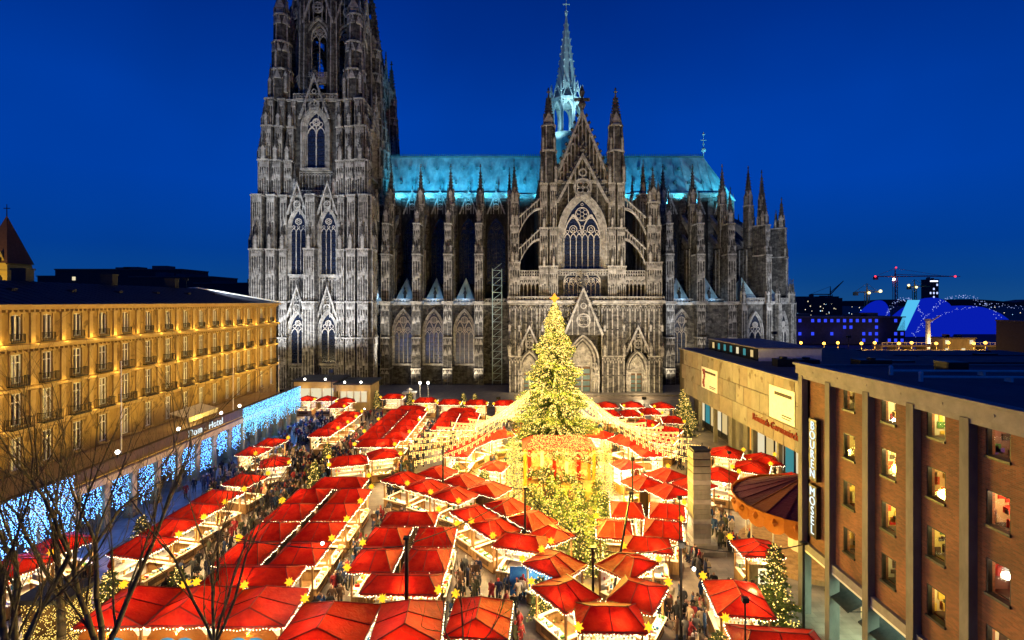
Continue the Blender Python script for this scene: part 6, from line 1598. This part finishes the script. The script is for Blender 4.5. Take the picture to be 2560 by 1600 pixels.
# strings of drop lights fanning from the fir to poles around it
RO, ZI, ZO = 17.4, 10.6, 4.5
for k in range(23):
    a = math.radians(-26+232*k/22); ca,sa = math.cos(a),math.sin(a); w = MB(); bl = MB(); P = []
    for j in range(41):
        q = j/40; rad = 3.2+(RO-3.2)*q; z = ZI+(ZO-ZI)*q-1.7*math.sin(PI*q)
        P.append((rad*ca,rad*sa,z))
    w.path(P,.018,3)
    for j_,(p,q) in enumerate(zip(P,P[1:])):
        for f_ in (0,.5):
            x_,y_,z_ = (p[i]+(q[i]-p[i])*f_ for i in range(3))
            for m_ in range(4 if (j_+k)%2 else 2): bl.octa(x_,y_,z_-.05-.16*m_,.058)
    t = thing('light_garland', 'drop light garland of the great fir, %s from the right' % ('number '+('one two three four five six seven eight nine ten eleven twelve thirteen fourteen fifteen sixteen seventeen eighteen nineteen twenty twenty-one twenty-two twenty-three twenty-four twenty-five twenty-six twenty-seven'.split()[k])), 'light garland', (TCX,TCY,0), 0, 'light garlands fanning from the fir')
    ob('wire', w.mesh('wire',M['dark_metal']), t); ob('drop_lights', bl.mesh('drop_lights',M['drop_bulb']), t, kind='stuff')
    if k%2 == 0:
        px,py = TCX+RO*ca, TCY+RO*sa; mb = MB(); mb.tube((0,0,0),(0,0,ZO+.3),.09,.06,6); ob('garland_pole', mb.mesh('garland_pole',M['dark_metal']), None, (px,py,0), label='thin dark garland pole of the great fir, %s from the right' % ('first second third fourth fifth sixth seventh eighth ninth tenth eleventh twelfth'.split()[k//2]), cat='pole', group='poles around the great fir')
    if 1: lamp('POINT', (10.5*ca,10.5*sa,6.2), 650 if k < 6 else 1150, (1.0,.66,.14), t, size=.3)

# ------------------------------------------------------------------ bare trees in the foreground
def bare(x, y, h, seed, label, lean=0.0, spread=.55, r0=.30, depth=6, fork=.28, lights=False):
    rr = random.Random(seed); t = thing('bare_tree', label, 'bare tree', (x,y,0), 0, 'leafless trees in the foreground')
    tr = MB(); p = Vector((0,0,0)); d_ = Vector((lean,0,1)).normalized(); seg = 5; L = h*fork/seg; r_ = r0; pts = [p]
    for k in range(seg):
        q = p+d_*L; tr.tube(p,q,r_,r_*.93,9); p = q; r_ *= .93; d_ = (d_+Vector((rr.uniform(-.06,.06),rr.uniform(-.06,.06),0))).normalized()
    ob('trunk', tr.mesh('trunk',M['bark'],smooth=True), t)
    def grow(m_, p, d_, L, r_, lev):
        n = 4 if lev < 3 else 3
        for k in range(n):
            q = p+d_*(L/n); r2 = r_*(.90 if lev<3 else .84); m_.tube(p,q,r_,r2,7 if lev<2 else 5 if lev<4 else 3); p = q; r_ = r2
            d_ = (d_+Vector((rr.uniform(-.16,.16),rr.uniform(-.16,.16),rr.uniform(-.03,.12)))).normalized()
            if lev >= 1 and lev < depth and rr.random() < .78: side(m_, p, d_, L*.55, r_*.46, lev+1)
        if lev < depth:
            for s in range(2): side(m_, p, d_, L*rr.uniform(.62,.86), r_*(.82 if s==0 else .62), lev+1)
    def side(m_, p, d_, L, r_, lev):
        if lev > depth or r_ < .004: return
        u = d_.orthogonal().normalized(); u.rotate(Matrix.Rotation(rr.uniform(0,2*PI),3,d_))
        nd_ = (d_+u*rr.uniform(.35,.8)*spread*1.4+Vector((0,0,.10))).normalized(); grow(m_, p, nd_, L, max(r_,.006), lev)
    nl = rr.choice((3,4)); a0 = rr.uniform(0,6.28)
    for k in range(nl):
        a = a0+2*PI*k/nl; nd_ = (d_+Vector((math.cos(a),math.sin(a)*.7,0))*spread*rr.uniform(.7,1.15)).normalized(); m_ = MB(); grow(m_, p-d_*.1, nd_, h*.37*rr.uniform(.85,1.12), r_*.62, 1); ob('limb', m_.mesh('limb',M['bark'],smooth=True), t)
    if lights:
        bl = MB()
        for k in range(160): a = rr.uniform(0,6.28); bl.octa((r0*1.05)*math.cos(a),(r0*1.05)*math.sin(a),rr.uniform(.3,h*fork),.03)
        ob('fairy_lights', bl.mesh('fairy_lights',M['gold_bulb']), t, kind='stuff')
    return t
bare(-23.6,24.6,15.5,3,'big leafless tree at the left edge, leftmost of the foreground trees',.02,.50,.38,6,.26)
bare(-21.2,26.6,16.8,21,'big leafless tree with several steep limbs left of the front row',.04,.42,.36,6,.20)
bare(-27.0,31.0,15.5,12,'leafless tree behind the two big ones against the hotel',.0,.55,.28,6,.26)
bare(-15.8,26.6,13.2,17,'slim forked leafless tree before the third front row stall',.06,.45,.19,5,.30,True)
bare(-2.8,25.6,8.6,23,'small leafless tree rising over the front row at the centre bottom',.02,.7,.11,5,.42)

# ------------------------------------------------------------------ posts and cables
def post(x, y, h, label, r_=.09, lean=(0,0)):
    mb = MB(); mb.tube((0,0,0),(lean[0],lean[1],h),r_,r_*.75,8); mb.tube((0,0,0),(0,0,.25),r_*1.8,r_*1.8,8); mb.cbox(lean[0],lean[1],h,.35,.35,.12)
    ob('cable_post', mb.mesh('cable_post',M['dark_metal']), None, (x,y,0), label=label, cat='post', group='dark cable posts')
post(-6.55,31.7,7.1,'dark cable post standing before the left centre island',.15)
post(.9,42.2,6.4,'dark cable post on the slanted left island',.11); post(-7.3,53.4,6.6,'dark cable post behind the stalls left of the stage',.11)
post(5.3,34.9,5.0,'dark cable post in the middle of the V-shaped island',.10); post(6.4,35.1,6.8,'slanted dark mast leaning over the V-shaped island',.10,(2.6,5.0))
post(-19.6,34.4,6.2,'dark cable post by the near end of the long left island',.10); post(11.3,49.6,6.6,'dark cable post behind the right island',.10); post(10.6,33.0,6.2,'dark cable post right of the V-shaped island',.10); post(18.6,33.4,6.0,'dark cable post by the brick building corner',.09)
def cable(a, b, s, label):
    A = Vector(a); B = Vector(b); P = []
    for k in range(15): q = k/14; p = A.lerp(B,q); p.z -= s*4*q*(1-q); P.append(p[:])
    ob('cable', MB().path(P,.035,5).mesh('cable',M['dark_metal']), None, label=label, cat='cable', group='black overhead cables')
for k,(a,b,s,l) in enumerate((((-19.6,34.4,6.1),(-6.55,31.7,6.6),.5,'black cable from the long left island to the left centre post'),((-6.55,31.7,6.7),(.9,42.2,6.3),.4,'black cable from the left centre post to the slanted island post'),
   ((.9,42.2,6.3),(5.3,34.9,5.0),.3,'double cable upper strand from the slanted island to the V island'),((.9,42.2,6.1),(5.3,34.9,4.8),.5,'double cable lower strand from the slanted island to the V island'),((-7.3,53.4,6.5),(.9,42.2,6.2),.8,'black cable behind the row left of the stage'),
   ((11.3,49.6,6.5),(18.6,52,6.4),.4,'black cable from the right island to the stone pillar'),((10.6,33.0,6.1),(18.6,33.4,5.9),.5,'black cable right of the V-shaped island'),((5.3,34.9,5),(10.6,33.0,6.1),.5,'black cable over the right arm of the V island'),((-7.3,53.4,6.5),(-11.5,62,6.0),.4,'black cable behind the lone left stalls'))): cable(a,b,s,l)

# ------------------------------------------------------------------ people
def person_mesh(seed, coat, trou, hat=None, pose='walk'):
    """one continuous body grown from a jointed skeleton"""
    rr = random.Random(seed)
    hip, sho, hd = .92, 1.42, 1.62
    st = {'walk':.24,'stand':.04,'talk':.06}[pose]
    J = {'pel':((0,0,hip),.155),'wai':((0,0,1.12),.15),'che':((0,-.02,1.32),.175),'nk':((0,-.02,1.48),.065),'hd':((0,-.05,1.60),.10),'top':((0,-.04,1.71),.085),
         'lk':((-.10,-st*.6,.50),.085),'la':((-.11,-st*.9+.04,.09),.06),'lt':((-.12,-st*.9-.16,.045),.045),'rk':((.10,st*.35,.50),.085),'ra':((.11,st*1.0,.10),.06),'rt':((.12,st*1.0-.18,.05),.045),
         'lh':((-.10,0,.88),.11),'rh':((.10,0,.88),.11),
         'ls':((-.205,-.01,1.39),.085),'le':((-.27,st*.4+.02,1.12),.062),'lw':((-.25,st*.5-.12 if pose!='talk' else -.32,.90 if pose!='talk' else 1.15),.045),'rs':((.205,-.01,1.39),.085),'re':((.27,-st*.4+.02,1.12),.062),'rw':((.25,-st*.9-.10,.90),.045),
         'lf':((-.245,st*.5-.18 if pose!='talk' else -.42,.83 if pose!='talk' else 1.18),.035),'rf':((.245,-st*.9-.16,.83),.035)}
    E_ = [('pel','wai'),('wai','che'),('che','nk'),('nk','hd'),('hd','top'),('pel','lh'),('lh','lk'),('lk','la'),('la','lt'),('pel','rh'),('rh','rk'),('rk','ra'),('ra','rt'),('che','ls'),('ls','le'),('le','lw'),('lw','lf'),('che','rs'),('rs','re'),('re','rw'),('rw','rf')]
    keys = list(J); me = bpy.data.meshes.new('sk'); me.from_pydata([J[k][0] for k in keys],[(keys.index(a),keys.index(b)) for a,b in E_],[])
    o = bpy.data.objects.new('sk',me); C.objects.link(o)
    md = o.modifiers.new('s','SKIN'); sv = me.skin_vertices[0].data
    for i,k in enumerate(keys):
        r_ = J[k][1]; sv[i].radius = (r_,r_*.8 if k in ('pel','wai','che') else r_); sv[i].use_root = (k == 'pel')
    o.modifiers.new('u','SUBSURF').levels = 1
    dg = bpy.context.evaluated_depsgraph_get(); out = bpy.data.meshes.new_from_object(o.evaluated_get(dg)); bpy.data.objects.remove(o)
    out.name = 'person'; out.materials.clear()
    for m_ in (coat,trou,M['skin'],hat or M['hair']): out.materials.append(m_)
    for p in out.polygons:
        c = p.center; i = 0
        if c.z < .62: i = 1
        if c.z > 1.50: i = 2 if (c.y < -.03 and c.z < 1.69) else 3
        if abs(c.x) > .2 and c.z < .90: i = 2
        if pose == 'talk' and c.y < -.36: i = 2
        p.material_index = i; p.use_smooth = True
    return out
M['skin'] = pbr('skin',[(.36,.20,.13),(.46,.28,.19)],3,rough=.6,bump=0); M['hair'] = pbr('dark_hair',[(.02,.013,.008),(.06,.035,.02)],4,rough=.6,bump=0)
cols = {'black':(.012,.012,.014),'navy':(.015,.022,.06),'brown':(.09,.05,.028),'dark red':(.20,.015,.018),'grey':(.07,.07,.07),'olive':(.06,.06,.03),'beige':(.36,.27,.17),'blue':(.02,.05,.13)}
cm = {k:pbr('coat_'+k.replace(' ','_'),[tuple(c*.75 for c in v),tuple(c*1.25 for c in v)],4,rough=.85,bump=.2) for k,v in cols.items()}
trm = [pbr('jeans',[(.015,.02,.045),(.03,.04,.08)],4,bump=0), pbr('dark_trousers',[(.01,.01,.011),(.025,.024,.023)],4,bump=0)]
hats = [None, pbr('red_hat',[(.35,.02,.02),(.45,.04,.03)],4,bump=0), pbr('pale_hat',[(.5,.47,.42),(.6,.57,.5)],4,bump=0)]
PM = []; q = 0
for k in cols:
    for pose in ('walk','stand','talk'):
        PM.append((k,pose,person_mesh(q,cm[k],trm[q%2],hats[(q*5)%7 if (q*5)%7 < 3 else 0],pose))); q += 1
word = {'walk':'walking','stand':'standing','talk':'with a mug'}
aisles = [(-4,13,66,92,40,'round the great fir'),(13,16,60,90,16,'right of the great fir'),(9.9,13.4,34,38.5,12,'right of the V-shaped island'),(-25.6,-22.0,34.5,54,44,'left of the long left island'),(-13.4,-12.2,33.6,52,34,'right of the long left island'),(-4.2,-2.6,33,40.6,20,'right of the left centre island'),
  (-2.6,.6,30.8,37.4,14,'in the crowd left of the V-shaped island'),(9.8,12.6,28.2,37.2,26,'right of the V-shaped island'),(13.6,17.2,35.6,38.0,14,'before the ticket kiosk'),(14.2,15.0,39.5,50,10,'beside the stone pillar'),
  (17.8,20.5,44,52.5,20,'between the stone pillar and the carousel'),(-32.5,-30.3,38,58,18,'between the arcade and the hotel side stalls'),(-25.2,-21.4,60,88,40,'in the far aisle by the arcade end'),(-14.4,-12.6,57,88,44,'in the far aisle behind the lone stalls'),
  (-12.6,-9.6,46.4,50.6,12,'before the row left of the stage'),(21,28,57,72,34,'in the cluster under the museum'),(-36,-24,93,96,8,'near the beige pavilions'),(-30.5,-22.8,53,70,64,'on the blue lit ground by the arcade'),(-36.5,-28.5,56,92,80,'by the light curtain at the arcade end'),(2.6,7.2,54.6,56.0,8,'at the edge of the stage'),(-.6,1.6,37.0,38.4,4,'at the counter of the slanted island')]
pr_ = random.Random(31)
far_crowd = []
for x0,x1,y0,y1,n,where in aisles:
    for k in range(int(n*1.30) if y0 < 52.5 else int(n*3.0)):
        for tries in range(30):
            x = pr_.uniform(x0,x1); y = pr_.uniform(y0,y1); ok = True
            for sx,sy,R,w,d in STALLS:
                dx,dy = x-sx,y-sy; u = dx*math.cos(R)+dy*math.sin(R); v = -dx*math.sin(R)+dy*math.cos(R)
                if abs(u) < w/2+.3 and -d/2-.55 < v < d/2+.3: ok = False; break
            if ok: break
        if not ok: continue
        c_,pose,me = pr_.choice(PM); s = pr_.uniform(.95,1.06)
        if y0 > 52.5: far_crowd.append((me,x,y,pr_.uniform(0,2*PI),s)); continue
        ob('person', me, None, (x,y,0), pr_.uniform(0,2*PI), label='person in %s coat %s %s' % (c_,word[pose],where), cat='person', group='market visitors', scale=(s,s,s))
for k,(x,y,a,c_,l) in enumerate(((20.9,27.9,2.2,'navy','person in navy coat walking under the brick building arcade'),(11.3,28.9,.4,'black','person in black coat standing before the nearest right stall'),(11.9,28.6,-.5,'beige','person in beige coat standing before the nearest right stall'),(-1.6,28.8,2.8,'olive','person in olive coat by the front row at the bottom centre'),(-.3,29.2,.2,'black','person in black coat by the front row at the bottom centre'))):
    ob('person', [m for m in PM if m[0]==c_][1 if k else 0][2], None, (x,y,0), a, label=l, cat='person', group='market visitors', scale=(1.05,1.05,1.05))
V = []; F = []; MI = []; mats_ = []
for me,x,y,a,s in far_crowd:
    b = len(V); T = Matrix.Translation((x,y,0)) @ Matrix.Rotation(a,4,'Z') @ Matrix.Scale(s,4)
    V += [(T @ v.co)[:] for v in me.vertices]; mm = []
    for m_ in me.materials:
        if m_ not in mats_: mats_.append(m_)
        mm.append(mats_.index(m_))
    for p in me.polygons: F.append(tuple(b+i for i in p.vertices)); MI.append(mm[p.material_index])
me = bpy.data.meshes.new('crowd'); me.from_pydata(V,[],F)
for m_ in mats_: me.materials.append(m_)
me.polygons.foreach_set('material_index',MI); me.update()
ob('crowd', me, kind='stuff', label='dense crowd of market visitors in the far aisles', cat='crowd')
# light pools of warm street light in the aisles come from lanterns on the cable posts
lm = MB(); lm.ball(0,0,0,.11,8,6); lm = lm.mesh('hanging_lantern',M['white_bulb'])
for k,(x,y,z,e,l) in enumerate(((-12.6,34.2,5.6,560,'over the aisle right of the long left island'),(10.9,31.5,5.3,420,'over the open ground right of the V island'),(-3.4,36.6,5.6,380,'over the crowd right of the left centre island'),(-23.4,44,5.0,300,'over the aisle left of the long left island'),(19.0,47,5,420,'between the pillar and the carousel'),(-13.4,74,5,450,'over the far aisle'),(-23,80,5,420,'over the aisle by the arcade end'))):
    ob('hanging_lantern', lm, None, (x,y,z), label='small white hanging lantern '+l, cat='lantern', group='lanterns hung in the aisles'); lamp('POINT', (x,y,z-.4), e, (1.0,.80,.52), None, size=.2)

# added warm floods that brighten the brick front, the museum wall and the pillar
for (x,y,z),(tx,ty,tz),e,d_ in (((10.6,33.0,6.0),(20,29,11),900,110),((12.0,27.0,6.0),(20,24,11),700,110),((12.6,22.0,6.5),(20,19,11),600,110),((20.6,62,6.6),(30,70,10),420.5,100),((21.5,52,6.4),(30,57,10),380.5,100),((11.3,49.6,6.4),(16.1,45.4,4),1401,70),((12.9,40.5,6.2),(16.1,45.4,5),1651,60)):
    t = thing('added_wall_flood', 'small black floodlight hung over the stalls, %s' % {900:'aimed at the brick corner',700:'aimed at the middle of the brick wall',600:'aimed at the near brick wall',420.5:'aimed at the far museum wall',380.5:'aimed at the museum lettering',1401:'aimed at the pale pillar face',1651:'aimed at the pillar front'}[e], 'floodlight', (x,y,z))
    mb = MB(); mb.box(-.16,.16,-.12,.12,-.1,.14); mb.tube((0,0,-z),(0,0,-.1),.05,.04,6); ob('housing', mb.mesh('housing',M['dark_metal']), t)
    lamp('SPOT', (x+.25,y,z+.02), e, (1.0,.66,.30) if e in (900,700,600,1401,1651) else (1.0,.82,.58), None, (tx,ty,tz), math.radians(d_), .8, .25)

# hut wrapped in golden bulbs at the lower left corner
t = thing('lit_hut', 'small dark flat-roofed hut wrapped in golden bulbs at the lower left corner', 'hut', (-28.6,32.6,0))
ob('wall', MB().box(-1.3,1.3,-1.0,1.0,0,3.2).mesh('wall',M['timber_dark']), t); ob('roof', MB().box(-1.6,1.6,-1.3,1.3,3.2,3.5).mesh('roof',M['slate']), t)
bl = MB(); r = random.Random(88)
for k in range(1100):
    bl.octa(r.uniform(-1.3,1.3),-1.06,r.uniform(.1,3.15),.032) if k%2 else bl.octa(1.36,r.uniform(-1,1),r.uniform(.1,3.15),.032)
ob('fairy_lights', bl.mesh('fairy_lights',M['gold_bulb']), t, kind='stuff')
lamp('POINT', (0,-2.2,2.6), 120, (1.0,.7,.2), t, size=.2)
